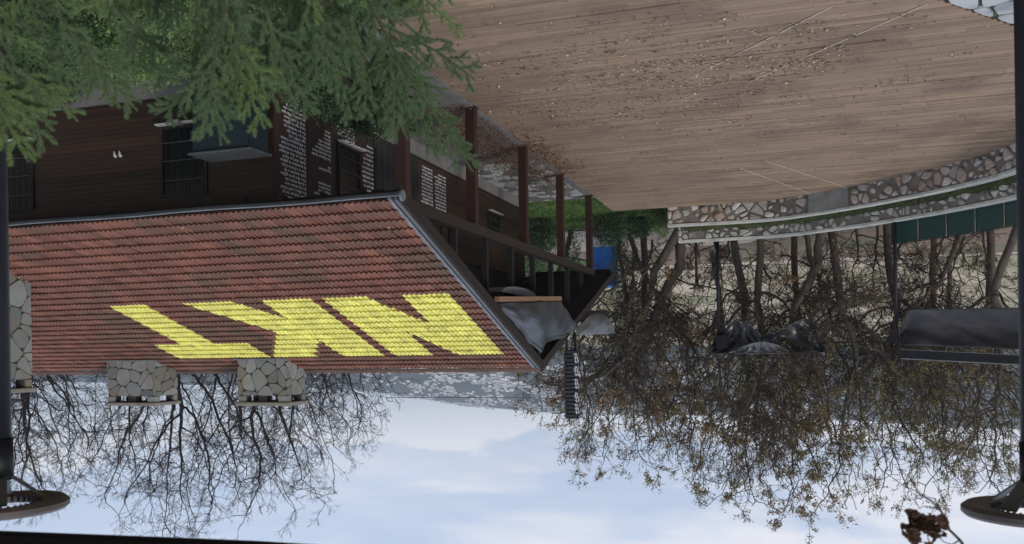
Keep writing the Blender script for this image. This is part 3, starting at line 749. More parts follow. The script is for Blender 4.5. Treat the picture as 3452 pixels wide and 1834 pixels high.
# ------------------------------------------------------------------ cabinet against the front wall
cab = empty('metal_cabinet', (9.75, 13.5, 0), label='dark teal metal cabinet standing against the brown front wall', cat='cabinet')
MB().box(-.62, .62, -.26, .30, 0, 1.84).build('body', TEAL, cab, bevel=.008)
for s in (-1, 1):
    dd = MB().box(min(s*.02, s*.58), max(s*.02, s*.58), -.285, -.262, .1, 1.78).build('door', TEAL, cab, bevel=.004)
    MB().box(s*.06-.01, s*.06+.01, -.31, -.287, .9, 1.05).build('handle', BLACKM, dd)
MB().box(-.68, .68, -.34, .34, 1.842, 1.88).build('top', mat('grey_slab_top', (.075, .08, .085), (.055, .058, .062), rough=.6), cab, bevel=.006)

# ------------------------------------------------------------------ tarpaulins in the gable, timber beam, sign
def sheet_between(name, yb, top, bot, xf, m, nu=60, nv=24, thick=.012, **k):
    """hanging sheet in a plane of constant x: top/bot are lists (y,z); xf(u,v) gives the bulge"""
    V = []
    ty = [p[0] for p in top]; tz = [p[1] for p in top]; by = [p[0] for p in bot]; bz = [p[1] for p in bot]
    for i in range(nu+1):
        u = i/nu; y = yb[0]+(yb[1]-yb[0])*u; a = np.interp(y, ty, tz); b = np.interp(y, by, bz)
        for j in range(nv+1):
            v = j/nv; V.append((xf(u, v), y, b+(a-b)*v))
    Fc = [(i*(nv+1)+j, (i+1)*(nv+1)+j, (i+1)*(nv+1)+j+1, i*(nv+1)+j+1) for i in range(nu) for j in range(nv)]
    o = link(name, np_mesh(name, V, Fc, m, smooth=True), **k)
    md = o.modifiers.new('solid', 'SOLIDIFY'); md.thickness = thick
    return o
def folds(u, v, s=1.): return s*(.05*math.sin(9*u+5*v)+.03*math.sin(23*u-7*v+1)+.02*math.sin(41*u+13*v)+.015*math.sin(60*v-20*u))
sheet_between('tarpaulin', (18.45, 26.0), [(18.4, 4.56), (20.3, 5.2), (21.3, 5.48), (21.9, 5.70), (22.3, 5.40), (25.1, 5.17), (26, 4.95)],
    [(18.4, 4.50), (24, 4.20), (24.8, 4.36), (25.6, 4.70), (26, 4.85)], lambda u, v: 6.2-.22*math.sin(math.pi*u)*math.sin(math.pi*min(1, v*1.1))+folds(u, v, .9), TARPG,
    label='large wrinkled grey plastic tarpaulin hung in the open gable above the timber beam', cat='tarpaulin')
sheet_between('tarpaulin', (25.55, 31.75), [(25.5, 5.17), (31.75, 5.06)], [(25.5, 5.0), (26.1, 4.85), (27.2, 4.56), (28.3, 4.42), (29.2, 4.40), (30.0, 4.5), (30.7, 4.68), (31.3, 4.9), (31.75, 5.03)],
    lambda u, v: 6.1-.18*math.sin(math.pi*u)*math.sin(math.pi*v)+folds(u*.6, v, .5), TARPL, label='pale grey tarpaulin bag sagging below its line beyond the ridge', cat='tarpaulin')
sheet_between('black_cloth', (28.1, 33.0), [(28, 5.0), (31.8, 5.04), (33.0, 4.2)], [(28.0, 4.32), (33.0, 4.13)], lambda u, v: 6.55+folds(u, v, .3), TARPB,
    label='black cloth triangle stretched behind the sagging pale tarpaulin', cat='cloth')
tb = MB().box(-.06, .06, -2.85, 2.85, -.06, .06).build('timber_beam', PLANK, label='pale raw timber beam along the bottom of the grey tarpaulin', cat='beam'); tb.location = (6.22, 21.2, 4.27); tb.rotation_euler.x = -.052
hood = MB()
V = []; nn_ = 14
for i in range(nn_+1):
    for j in range(9):
        a = math.pi*i/nn_; V.append((6.45+j/8*.5, 20.95-math.cos(a)*1.55, 4.2-math.sin(a)*.20-.02))
hood.add(V, [(i*9+j, i*9+j+1, (i+1)*9+j+1, (i+1)*9+j) for i in range(nn_) for j in range(8)]); hood.add([V[i*9] for i in range(nn_+1)], [tuple(range(nn_+1))])
hood.build('white_bag', TARPL, smooth=False, label='light grey rounded bag hanging just under the timber beam', cat='bag')
sg = empty('upright_sign', (6.1, 24.8, 5.1), label='tall narrow dark sign with white letters raised above the gable on two thin legs', cat='sign')
MB().box(-.19, .17, -.12, .12, .52, 2.56).build('panel', BLACKM, sg)
for k in range(17): MB().box(-.17, .185, -.165, -.12, .55+k*.118, .62+k*.118).build('slat', mat('slate_slat', (.035, .04, .05), (.025, .03, .035), rough=.5), sg)
for s in (-.13, .13): MB().box(s-.03, s+.03, -.03, .03, 0, .52).build('leg', RUST if s > 0 else BLACKM, sg)
for k, z in enumerate((.62, 1.0, 1.38, 1.78, 2.12)):
    m = MB()
    for a, b in ((( -.20, -.16, z), (-.26, -.16, z+.27)), ((-.16, -.17, z), (-.19, -.17, z+.30)), ((-.20, -.16, z+.02), (-.11, -.17, z+.02+.10*(k % 2))), ((-.25, -.16, z+.27), (-.14, -.17, z+.24)), ((-.22, -.16, z+.14), (-.13, -.17, z+.15))):
        m.bar(a, b, .016, .016)
    m.build('sign_letter', LETTER, sg)

# ------------------------------------------------------------------ poles and draped canopies beyond the deck
def tarp_hang(name, A, Bp, top_dz, sag, depth, m, folds_n=14, **k):
    A = Vector(A); Bp = Vector(Bp); d = (Bp-A); side = Vector((d.y, -d.x, 0)).normalized(); V = []; nu, nv = 90, 18
    for i in range(nu+1):
        u = i/nu; p = A+d*u; s = sag(u)
        for j in range(nv+1):
            v = j/nv; a = v*math.pi
            bul = math.sin(a)*depth*min(1, s/.4)
            q = folds_n*(u-.5)*(.6+.9*v)+2.2*v*v; f = .09*abs(math.sin(q*1.1+math.sin(5*v+9*u)))+.045*math.sin(q*2.9-5*v+3*math.sin(4*u))+.02*math.sin(14*v+17*u)
            V.append(p+Vector((0, 0, top_dz-s*v))+side*(bul+f))
    Fc = [(i*(nv+1)+j, (i+1)*(nv+1)+j, (i+1)*(nv+1)+j+1, i*(nv+1)+j+1) for i in range(nu) for j in range(nv)]
    o = link(name, np_mesh(name, V, Fc, m, smooth=True), **k); md = o.modifiers.new('s', 'SOLIDIFY'); md.thickness = .02
    return o
def pole(x, dep, ytop, r, label, name='steel_pole'):
    t = at(x, ytop, dep); e = empty(name, (t.x, t.y, -.5), label=label, cat='pole')
    MB().tube([(0, 0, 0), (0, 0, t.z+.5)], r, 12).build('shaft', BLACKM, e, smooth=True)
    MB().box(-r*2, r*2, -r*2, r*2, 0, .03).build('base_plate', BLACKM, e)
    return e, t
e1, t1 = pole(2424, 35.6, 1150, .075, 'black steel pole holding the crumpled black canopy'); e2, t2 = pole(3022, 30, 1160, .065, 'black steel pole at the corner of the charcoal canvas')
MB().box(-.35, .12, -.2, .2, t1.z+.5-.25, t1.z+.5+.3).build('bracket', BLACKM, e1, bevel=.02)
MB().add([(-.25, -.05, t2.z+.5), (.35, -.05, t2.z+.5-.05), (.05, -.05, t2.z+.5-.5), (-.25, .05, t2.z+.5), (.35, .05, t2.z+.5-.05), (.05, .05, t2.z+.5-.5)], [(0,1,2),(5,4,3),(0,3,4,1),(1,4,5,2),(2,5,3,0)]).build('bracket', BLACKM, e2)
A = at(2405, 1190, 35.5); Bq = at(2785, 1186, 35.5)
def sg1(u):
    return np.interp(u, [0, .05, .12, .2, .3, .36, .44, .55, .68, .8, .88, .93, 1], [.5, .9, 1.05, 1.4, 1.35, 1.05, .7, .85, 1.15, 1.45, 1.35, .8, .15])
tarp_hang('crumpled_tarp', A, Bq, .02, sg1, .3, TARPB, label='crumpled glossy black tarpaulin slung between trees and a pole beyond the deck', cat='tarpaulin')
tarp_hang('crumpled_tarp', at(2480, 1192, 35.0), at(2660, 1190, 35.0), .0, lambda u: .08+.38*math.sin(math.pi*u)**.8, .15, TARPL, label='light grey crumpled sheet lying on top of the black tarpaulin', cat='tarpaulin')
A = at(3045, 1162, 29.6); Bq = at(3520, 1180, 28.5)
def sg2(u): return np.interp(u, [0, .02, .06, .3, 1], [.5, .95, 1.22, 1.28, 1.42])
tarp_hang('canvas_roll', A, Bq, .0, sg2, .35, TARPC, 3, label='wide charcoal canvas sagging under the black beam at the picture edge', cat='canopy')
bm_ = empty('canopy_beam', tuple(at(3035, 1190, 29.8)), label='black beam with pale cord carrying the charcoal canvas', cat='beam')
p0 = at(3035, 1180, 29.8); p1 = at(3520, 1204, 28.4)
MB().bar((0, 0, .02), p1-p0+Vector((0, 0, .02)), .12, .30).build('box_beam', BLACKM, bm_)
MB().tube([Vector((0, -.07, .19)), (p1-p0)+Vector((0, -.07, .19))], .018, 6).build('cord', ZINC, bm_)
MB().tube([Vector((0, -.08, -.13)), (p1-p0)+Vector((0, -.08, -.13))], .008, 6).build('rail', ZINC, bm_)
def cable(name, a, b, r, sag, label):
    pts = [a.lerp(b, i/14)-Vector((0, 0, sag*4*(i/14)*(1-i/14))) for i in range(15)]
    MB().tube(pts, r, 5).build(name, BLACKM, label=label, cat='cable')
cable('cable', at(2770, 1158, 35.5), at(3010, 1155, 30), .022, .03, 'thicker black cable between the crumpled tarp and the canvas pole')
cable('cable', at(2400, 1191, 35.5), at(3010, 1188, 30.2), .012, .02, 'thin black cable running along the top of the crumpled tarp')
cable('cable', Vector((6.0, 33.0, 4.35)), at(2400, 1000, 37), .012, .25, 'thin rope from the gable tip into the oak wood')
cable('cable', at(1300, 1341, 90), at(2000, 1345, 90), .03, .1, 'thin power line crossing in front of the far hillside')
# ring lamps
def ring_lamp(c, post_r, z0, label, k=1.):
    e = empty('ring_lamp', (c.x, c.y, z0), label=label, cat='street lamp')
    h = c.z-z0
    MB().tube([(0, 0, 0), (0, 0, h-.13*k)], post_r, 20).build('post', BLACKM, e, smooth=True)
    MB().tube([(0, 0, h-.34*k), (0, 0, h-.13*k)], post_r*1.12, 20).build('collar', BLACKM, e, smooth=True)
    for i in range(4):
        a = math.pi/4+i*math.pi/2; ca, sa = math.cos(a), math.sin(a)
        m = MB(); n = Vector((-sa, ca, 0))*.045*k
        P = [Vector((ca*post_r*.7, sa*post_r*.7, h-.15*k)), Vector((ca*.20*k, sa*.20*k, h-.02*k))]
        m.add([P[0]-n*.8, P[0]+n*.8, P[1]+n, P[1]-n]+[q+Vector((0, 0, -.012)) for q in (P[0]-n*.8, P[0]+n*.8, P[1]+n, P[1]-n)], [(0,1,2,3),(7,6,5,4),(0,4,5,1),(1,5,6,2),(2,6,7,3),(3,7,4,0)])
        m.build('bracket', GREYM, e)
    prof = [(.185, -.012), (.30, -.026), (.322, -.008), (.322, .016), (.305, .032), (.19, .022)]
    m = MB(); n = 72; V = []
    for i in range(n):
        a = 2*math.pi*i/n
        for r, z in prof: V.append((math.cos(a)*r*k, math.sin(a)*r*k, h+z*k))
    q = len(prof)
    m.add(V, [(i*q+j, i*q+(j+1) % q, ((i+1) % n)*q+(j+1) % q, ((i+1) % n)*q+j) for i in range(n) for j in range(q)])
    rg = m.build('ring_head', mat('lamp_ring_metal', (.10, .088, .080), (.07, .062, .058), rough=.5), e, smooth=False)
    m = MB()
    for i in range(36):
        a = 2*math.pi*i/36; m.bar((math.cos(a)*.185*k, math.sin(a)*.185*k, h+.0), (math.cos(a)*.168*k, math.sin(a)*.168*k, h+.0), .008, .03)
    m.build('cooling_fins', BLACKM, rg)
    return e
ring_lamp(at(0, 1702, 4.4), .058, 0, 'black ring lamp post in front of the tiled roof', 1.0)
ring_lamp(at(3482, 1722, 4.5), .052, 0, 'black ring lamp post in front of the deck paving', 1.05)
ring_lamp(at(2349, 972, 37), .06, -.5, 'small distant ring lamp behind the stone wall, in the oak wood', 1.0)

# ------------------------------------------------------------------ trees
def tubes_np(segs, n):
    if not len(segs): return None
    S = np.array([(*a, *b, ra, rb) for a, b, ra, rb in segs]); P0, P1_, R0, R1 = S[:, :3], S[:, 3:6], S[:, 6], S[:, 7]
    D = P1_-P0; D /= np.linalg.norm(D, axis=1, keepdims=True)+1e-9
    ref = np.tile([.31, .17, .93], (len(S), 1)); A_ = np.cross(D, ref); A_ /= np.linalg.norm(A_, axis=1, keepdims=True)+1e-9; B_ = np.cross(D, A_)
    V = np.zeros((len(S), 2*n, 3))
    for k in range(n):
        c, s = math.cos(2*math.pi*k/n), math.sin(2*math.pi*k/n); o = A_*c+B_*s
        V[:, k] = P0+o*R0[:, None]; V[:, n+k] = P1_+o*R1[:, None]
    base = (np.arange(len(S))*2*n)[:, None]
    Fc = np.concatenate([base+np.array([[k, (k+1) % n, n+(k+1) % n, n+k]]) for k in range(n)])
    return V.reshape(-1, 3), Fc
def grow(rnd, base, d0, L0, r0, levels, wig, up, spread, side, shrink, ends=2, nseg=4, env=None, taper=.62):
    segs = []; tips = []
    stack = [(np.array(base, float), np.array(d0, float), L0, r0, levels)]
    while stack:
        p, d, L, r, lv = stack.pop(); n = nseg+(1 if lv > 3 else 0); r1 = r*taper if lv else r*.35
        rr = r; dead = False; cur = rnd.normal(0, wig*.5, 3)
        for i in range(n):
            d = d+rnd.normal(0, wig, 3)+cur+np.array([0, 0, up*(1 if lv > 1 else .5)]); d /= np.linalg.norm(d)
            q = p+d*L/n*rnd.uniform(.8, 1.2); rn = r+(r1-r)*(i+1)/n
            if env is not None and lv < levels:
                c, R3 = env; e = ((q-c)/R3); rad = math.sqrt(e.dot(e))
                lump = 1+.13*math.sin(3.1*math.atan2(e[1], e[0])+c[2])+.10*math.sin(5*e[2]+7*e[0])
                if rad > lump: dead = True
            segs.append((p, q, rr, rn)); p = q; rr = rn
            if dead: tips.append(p); break
            if lv > 0 and (i >= 1 or lv < 3) and rnd.random() < side*(1.15 if lv <= 2 else .8):
                ax = rnd.normal(0, 1, 3); ax -= ax.dot(d)*d; ax /= np.linalg.norm(ax); an = spread*rnd.uniform(.9, 1.7)
                stack.append((p, d*math.cos(an)+ax*math.sin(an), L*shrink*rnd.uniform(.55, .95), rn*.52, lv-1 if lv < 4 else lv-2))
            if lv <= 1: tips.append(p)
        if lv > 0 and not dead:
            ph = rnd.uniform(0, 6.28)
            ax0 = np.cross(d, [.2, .5, .84]); ax0 /= np.linalg.norm(ax0); ay0 = np.cross(d, ax0)
            for k in range(ends+(1 if lv >= levels-1 else 0)):
                a = ph+k*2*math.pi/ends+rnd.normal(0, .3); an = spread*rnd.uniform(.45, 1.05)
                dd = d*math.cos(an)+(ax0*math.cos(a)+ay0*math.sin(a))*math.sin(an)
                stack.append((p, dd, L*shrink*rnd.uniform(.8, 1.15), rn*(.88 if k == 0 else .74), lv-1))
    return segs, tips
def make_tree(name, label, base, d0, L0, r0, levels, seed, wig=.16, up=.06, spread=.5, side=.55, shrink=.74, ends=2, bark=BARKD, leaf=None, nleaf=0, lsize=.11, group=None, cat='tree', minr=.006, leafjit=.12, thick=.05, env=None, taper=.72):
    rnd = np.random.default_rng(seed); base = Vector(base)
    e = empty(name, base, label=label, cat=cat, group=group)
    segs, tips = grow(rnd, (0, 0, 0), d0, L0, r0, levels, wig, up, spread, side, shrink, ends, 4, env, taper)
    segs = [(a, b, max(ra, minr), max(rb, minr)) for a, b, ra, rb in segs]
    big = [s for s in segs if s[2] > thick]; small = [s for s in segs if s[2] <= thick]
    r = tubes_np(big, 9)
    if r: link('trunk', np_mesh('trunk', *r, bark, smooth=True), e)
    r = tubes_np(small, 3)
    if r: link('crown', np_mesh('crown', *r, bark, smooth=True), e)
    if leaf and nleaf:
        tp = np.array(tips)
        # leaves hang in loose clumps: some twigs keep them, others are bare
        key = np.sin(tp[:, 0]*1.3+seed)*np.sin(tp[:, 1]*1.1+2*seed)*np.sin(tp[:, 2]*1.5+seed)
        w = np.exp(key*1.6); w /= w.sum()
        idx = np.repeat(rnd.choice(len(tips), nleaf//4, p=w), 4)
        v, f = leaves_np(tp[idx], lsize, rnd, jit=leafjit)
        link('foliage', np_mesh('foliage', v, f, leaf), e)
    return e
# bare trees behind the roof
def colonize(rnd, trunk, A_, step, kill, infl, jit, up):
    """branches grow towards points spread through the crown"""
    N_ = [np.array(p, float) for p in trunk]; par = [-1]+list(range(len(trunk)-1)); kids = [0]*len(N_)
    near = np.full(len(A_), 1e9); ni = np.zeros(len(A_), int)
    def upd(i0):
        P = np.array(N_[i0:]); 
        for c in range(0, len(P), 400):
            D = np.linalg.norm(A_[:, None, :]-P[None, c:c+400, :], axis=2); m = D.argmin(1); dm = D[np.arange(len(A_)), m]
            bt_ = dm < near; near[bt_] = dm[bt_]; ni[bt_] = m[bt_]+i0+c
    upd(max(0, len(N_)-4)); alive = np.ones(len(A_), bool)
    for it in range(110):
        m = alive & (near < infl)
        if m.sum() < 5: break
        idx = ni[m]; P = np.array(N_); v = A_[m]-P[idx]; v /= np.linalg.norm(v, axis=1, keepdims=True)+1e-9
        u, inv = np.unique(idx, return_inverse=True); S = np.zeros((len(u), 3)); np.add.at(S, inv, v)
        S /= np.linalg.norm(S, axis=1, keepdims=True)+1e-9
        S = S+rnd.normal(0, jit, S.shape)+np.array([0, 0, up]); S /= np.linalg.norm(S, axis=1, keepdims=True)
        i0 = len(N_)
        for k, j in enumerate(u):
            if kids[j] >= 4: continue
            kids[j] += 1; N_.append(P[j]+S[k]*step*rnd.uniform(.8, 1.2)); par.append(int(j)); kids.append(0)
        if len(N_) == i0: break
        upd(i0); alive &= near > kill
        dead_n = np.array(kids)[ni] >= 4; alive &= ~dead_n | (near > infl*.5)
    return np.array(N_), np.array(par), np.array(kids)
def crown_tree(name, label, base, h, z0, wide, seed, lean=0., bark=BARKD, n_att=1500, step=.34, kill=.85, jit=.15, up=.03, rtip=.0075, rexp=2.0, rc=.015, twigs=1.0, twl=.8, leaf=None, nleaf=0, lsize=.1,
               group=None, trunk_h=None, thick=.045, wy=.8, rmax=None, stems=1):
    rnd = np.random.default_rng(seed); base = Vector(base); e = empty(name, base, label=label, cat='tree', group=group)
    th = trunk_h or z0*1.05
    n = max(4, int(th/step)); tr = [np.zeros(3)]; d = np.array([lean, 0, 1.])
    for i in range(n):
        d = d+rnd.normal(0, .05, 3)*np.array([1, 1, .2]); d /= np.linalg.norm(d); tr.append(tr[-1]+d*th/n)
    c = np.array([tr[-1][0]+lean*(h-th)*.4, tr[-1][1], (z0+h)/2]); R3 = np.array([wide, wide*wy, (h-z0)/2])
    q = rnd.normal(0, 1, (n_att, 3)); q /= np.linalg.norm(q, axis=1, keepdims=True)
    ph = rnd.uniform(0, 6.28, 4)
    az = np.arctan2(q[:, 1], q[:, 0]); lump = 1+.14*np.sin(3*az+ph[0])+.12*np.sin(4*q[:, 2]+2*az+ph[1])+.10*np.sin(7*az-5*q[:, 2]+ph[2])
    A_ = c+q*(rnd.uniform(0, 1, n_att)**.42*lump)[:, None]*R3
    # clumps: bare gaps between limbs
    g_ = np.sin(A_[:, 0]*1.1+ph[0])*np.sin(A_[:, 1]*1.2+ph[1])*np.sin(A_[:, 2]*1.0+ph[2]); A_ = A_[g_ > -.42]
    A_ = A_[A_[:, 2] > z0*.6]
    P, par, kids = colonize(rnd, tr, A_, step, kill, 6.0, jit, up)
    n = len(P); r = np.zeros(n)
    for i in range(n-1, -1, -1):
        r[i] = max(r[i], rc**rexp)
        if par[i] >= 0: r[par[i]] += r[i]
    r = r**(1/rexp)
    if rmax: r = np.minimum(r, rmax*(1-.25*np.minimum(1, P[:, 2]/h)))
    segs = [(P[par[i]], P[i], min(r[par[i]], r[i]*1.4), r[i]) for i in range(1, n)]
    tips = []
    for i in np.where((r < .065) & (P[:, 2] > z0*.5))[0]:
        if rnd.random() > twigs*(1. if kids[i] == 0 else .36): continue
        d0 = P[i]-P[par[i]]; d0 /= np.linalg.norm(d0)+1e-9
        d = d0*(1. if kids[i] == 0 else .5)+rnd.normal(0, .5, 3); d /= np.linalg.norm(d)
        sg, tp_ = grow(rnd, P[i], d, twl*rnd.uniform(.6, 1.25), min(r[i]*.8, .014), 2, .17, .04, .60, .55, .62, 2, 3, None, .7)
        segs += [(a_, b_, max(ra, rtip*.9), max(rb, rtip*.6)) for a_, b_, ra, rb in sg]; tips += tp_
    big = [q for q in segs if q[2] > thick]; small = [q for q in segs if q[2] <= thick]
    q = tubes_np(big, 8)
    if q: link('trunk', np_mesh('trunk', *q, bark, smooth=True), e)
    q = tubes_np(small, 3)
    if q: link('crown', np_mesh('crown', *q, TWIG if leaf else bark, smooth=True), e)
    if leaf and nleaf:
        tp = np.array(tips); key = np.sin(tp[:, 0]*1.2+seed)*np.sin(tp[:, 1]*1.1+2*seed)+.7*np.sin(tp[:, 2]*1.4+seed)
        w = np.exp(key*1.1); w /= w.sum(); idx = np.repeat(rnd.choice(len(tips), nleaf//4, p=w), 4)
        v, f = leaves_np(tp[idx], lsize, rnd, jit=.075); link('foliage', np_mesh('foliage', v, f, leaf), e)
    return e
GB = 'bare winter trees behind the tiled roof'
def bt(x, dep, ytop, wide, label, lean, r0, seed, n=1500, **k):
    p = at(x, 1250, dep); p.z = -.5; h = EYE+(ytop-1169)/F*dep+.5
    return crown_tree('bare_tree', label, p, h, k.pop('z0', h*.38), wide, seed, lean=lean, rmax=r0*1.25, n_att=n, group=GB, twigs=1.05, rc=.020, **k)
bt(765, 42, 1755, 4.3, 'bare fan shaped tree rising just beside the chimney nearest the gable', -.04, .26, 11, 1800)
bt(628, 43, 1815, 4.6, 'bare spreading tree with several stems between the two ridge chimneys', .02, .30, 25, 2000)
bt(150, 42, 1690, 4.4, 'bare crooked tree near the low tall chimney', .05, .26, 37, 1700)
bt(390, 46, 1640, 2.6, 'slender bare tree rising behind the middle chimney', -.02, .18, 5, 900)
bt(10, 45, 1640, 3.8, 'bare tree mostly hidden by the lamp post by the roof', .0, .22, 77, 1300)
bt(930, 47, 1620, 3.8, 'lower bare tree leaning towards the far town, left of its fan shaped neighbour', -.1, .22, 93, 1600)
bt(1130, 50, 1480, 3.8, 'small bare treetop just clear of the ridge in front of the hillside', -.1, .17, 101, 1400)
# oak wood on the left
GO = 'oaks with withered leaves beyond the deck'
def ot(x, dep, ytop, wide, label, lean, r0, seed, nl, ls=.115, n=1500, **k):
    p = at(x, 850, dep); p.z = -.6; h = EYE+(ytop-1169)/F*dep+.6
    kk = dict(bark=BARK, leaf=OAKL, nleaf=nl, lsize=ls, group=GO, jit=.22, rtip=.0085, rc=.018, twigs=.40, kill=.85, rmax=r0*.8, n_att=n, lean=lean, z0=h*.30, trunk_h=h*.3)
    if seed % 2 == 0: kk['leaf'] = OLIVE
    kk.update(k)
    return crown_tree('oak_tree', label, p, h, kk.pop('z0'), wide, seed, **kk)
ot(2320, 39, 1620, 4.6, 'dark oak forking low behind the right end of the stone wall', .42, .32, 3, 5200, trunk_h=3.2, z0=2.6)
ot(1990, 46, 1500, 4.2, 'leafy brown oak right above the sign, before the hillside', .05, .2, 12, 5200)
ot(2170, 47, 1600, 4.6, 'brown oak spreading above the gable tip, before the hillside', .05, .24, 8, 6000)
ot(2470, 40, 1730, 4.2, 'straight grey oak beside the black canopy pole', .03, .24, 14, 7000)
ot(2560, 38.5, 1770, 4.0, 'oak with a slim straight trunk behind the crumpled black tarp', -.02, .22, 19, 7000)
ot(2795, 38, 1760, 4.8, 'thick pale oak trunk forking between the two tarpaulins', -.02, .36, 28, 6500, trunk_h=4.6)
ot(2680, 44, 1775, 4.6, 'oak with reddish leaves standing further back in the wood', .08, .22, 36, 7000)
ot(2990, 42, 1700, 4.6, 'leaning oak behind the pole of the charcoal canvas', -.12, .24, 44, 5500)
ot(3150, 46, 1670, 4.6, 'olive brown oak behind the charcoal canvas', .05, .22, 52, 5000)
ot(3330, 41, 1700, 4.6, 'oak with long sideways limbs near the picture edge', -.05, .24, 60, 2600)
ot(3460, 36, 1790, 4.6, 'dark oak at the edge beside the lamp post', .1, .22, 68, 2400)
ot(2400, 56, 1600, 5.4, 'thin brown oak far behind the small lamp', .05, .2, 92, 5000, .14)
ot(2140, 52, 1250, 3.0, 'small crooked oak in front of the sandy path', .1, .13, 95, 1500, .1, 700)
ot(3200, 62, 1520, 6, 'hazy oak at the back of the wood', 0, .22, 103, 6000, .15)
SC = ['behind the small ring lamp', 'behind the black pole', 'just left of the black pole', 'below the crumpled tarp', 'right beside the pale trunk', 'left of the pale trunk', 'at the end of the green fence panels', 'behind the first green fence panel',
      'behind the middle fence panels', 'behind the last fence panels', 'under the charcoal canvas', 'deep in the wood under the canvas', 'deep in the wood between the poles', 'beyond the right end of the wall']
for i, (x, dep, ytop, ln) in enumerate(((2290, 44, 1100, .3), (2400, 45, 1170, -.2), (2480, 43, 1180, .3), (2580, 45, 1200, .1), (2740, 43, 1170, .3), (2880, 42, 1220, -.3), (2960, 44, 1170, .1), (3060, 42, 1220, .3), (3180, 43, 1200, -.1), (3330, 42, 1270, .2),
                              (3250, 50, 1300, .2), (3100, 54, 1300, -.2), (2680, 53, 1270, .2), (2200, 49, 1150, .1))):
    if i in (4, 11): continue
    ot(x, dep, ytop, 3.2, 'low scrubby oak '+SC[i], ln, .12, 200+i*7, 1700, .085, 240, leaf=RUSSET, trunk_h=.9, z0=.5, jit=.35, twl=.7, kill=.9, rc=.014)
def limb_tree(label, pts, dep, r0, seed):
    rnd = np.random.default_rng(seed); P = [at(x, y, dep) for x, y in pts]; P[0].z = -.6; b = P[0].copy(); e = empty('oak_tree', b, label=label, cat='tree', group=GO)
    Q = []
    for i in range(len(P)-1):
        for k in range(4): Q.append(np.array(P[i].lerp(P[i+1], k/4)-b)+rnd.normal(0, .05, 3)*(i+k > 0))
    Q.append(np.array(P[-1]-b)); n = len(Q); R_ = [r0*(1-.8*i/n) for i in range(n)]
    MB().tube([Vector(q) for q in Q], R_, 9).build('trunk', BARK, e, smooth=True)
    segs, tips = [], []
    for i in range(n//4, n):
        for k in range(2):
            d = rnd.normal(0, 1, 3)+np.array([0, 0, .6]); d /= np.linalg.norm(d)
            s_, t_ = grow(rnd, Q[i], d, rnd.uniform(.8, 1.9), min(R_[i]*.55, .05), 4, .2, .05, .6, .55, .7, 2, 4, None, .7)
            segs += [(a_, b_, max(ra, .008), max(rb, .006)) for a_, b_, ra, rb in s_]; tips += t_
    link('crown', np_mesh('crown', *tubes_np(segs, 3), TWIG), e)
    v, f = leaves_np(np.array(tips)[rnd.choice(len(tips), 900)], .10, rnd, jit=.09); link('foliage', np_mesh('foliage', v, f, OAKL), e)
limb_tree('dark oak with one long limb arching over towards the gable tip', [(2320, 820), (2280, 900), (2220, 1040), (2150, 1170), (2040, 1260), (1900, 1300)], 39.5, .26, 301)
limb_tree('oak with a thick limb crossing in front of the crumpled black tarp', [(2790, 800), (2755, 900), (2700, 1000), (2650, 1120), (2560, 1260), (2500, 1400)], 35.9+1.2, .22, 302)
limb_tree('oak leaning from the pale trunk towards the canvas pole', [(2700, 800), (2740, 900), (2800, 1010), (2900, 1120), (2990, 1230)], 40.5, .15, 303)
limb_tree('long slanting oak stem under the charcoal canvas', [(3260, 800), (3200, 900), (3120, 1000), (3000, 1090), (2900, 1130)], 40, .14, 304)
# undergrowth and ivy by the end of the path
def blob_leaves(rnd, c, r, n):
    p = rnd.normal(0, 1, (n, 3)); p /= np.linalg.norm(p, axis=1, keepdims=True)
    rad = rnd.uniform(.55, 1.05, n)**.7
    lump = 1+.22*np.sin(p[:, 0]*5+c[0])*np.sin(p[:, 1]*6+c[1])+.15*np.sin(p[:, 2]*9)
    return np.array(c)+p*(rad*lump)[:, None]*np.array(r)
def shrub(name, label, base, r, n, m, ls, seed, cat='shrub', group=None, stem=True, parts=3, flat=0.):
    rnd = np.random.default_rng(seed); e = empty(name, base, label=label, cat=cat, group=group)
    P = []
    for i in range(parts):
        o = rnd.uniform(-.45, .45, 3)*np.array(r); o[2] = r[2]*(.75+.3*rnd.uniform(-1, 1))
        P.append(blob_leaves(rnd, o, np.array(r)*rnd.uniform(.55, .8), n//parts))
    v, f = leaves_np(np.concatenate(P), ls, rnd, flat=flat, jit=.01); link('foliage', np_mesh('foliage', v, f, m), e)
    if stem:
        segs = []
        for i in range(7):
            s, _ = grow(rnd, (rnd.uniform(-.2, .2)*r[0], rnd.uniform(-.2, .2)*r[1], 0), (rnd.uniform(-.6, .6), rnd.uniform(-.6, .6), 1), r[2]*.6, .02+.01*r[2], 2, .15, .05, .5, .4, .7); segs += s
        link('stem', np_mesh('stem', *tubes_np(segs, 4), TWIG), e)
    return e
def gp(x, y, dep, z=-.5): p = at(x, y, dep); return (p.x, p.y, z)
shrub('juniper_bush', 'dark green bush at the far corner of the deck beside the last post', gp(2040, 745, 38), (1.1, .8, .9), 5000, HEDGED, .09, 1)
shrub('juniper_bush', 'green leafy bush against the right end of the stone wall', gp(2215, 735, 36.5), (.55, .5, .85), 5000, HEDGE, .07, 2)
shrub('juniper_bush', 'low dark bush between the deck corner and the sandy path', gp(2130, 740, 39), (1.0, .8, .8), 4000, HEDGED, .09, 3)
shrub('juniper_bush', 'round dark shrub on the lawn between the middle posts', gp(1830, 760, 39, -.35), (.9, .9, 1.1), 5000, HEDGED, .09, 4)
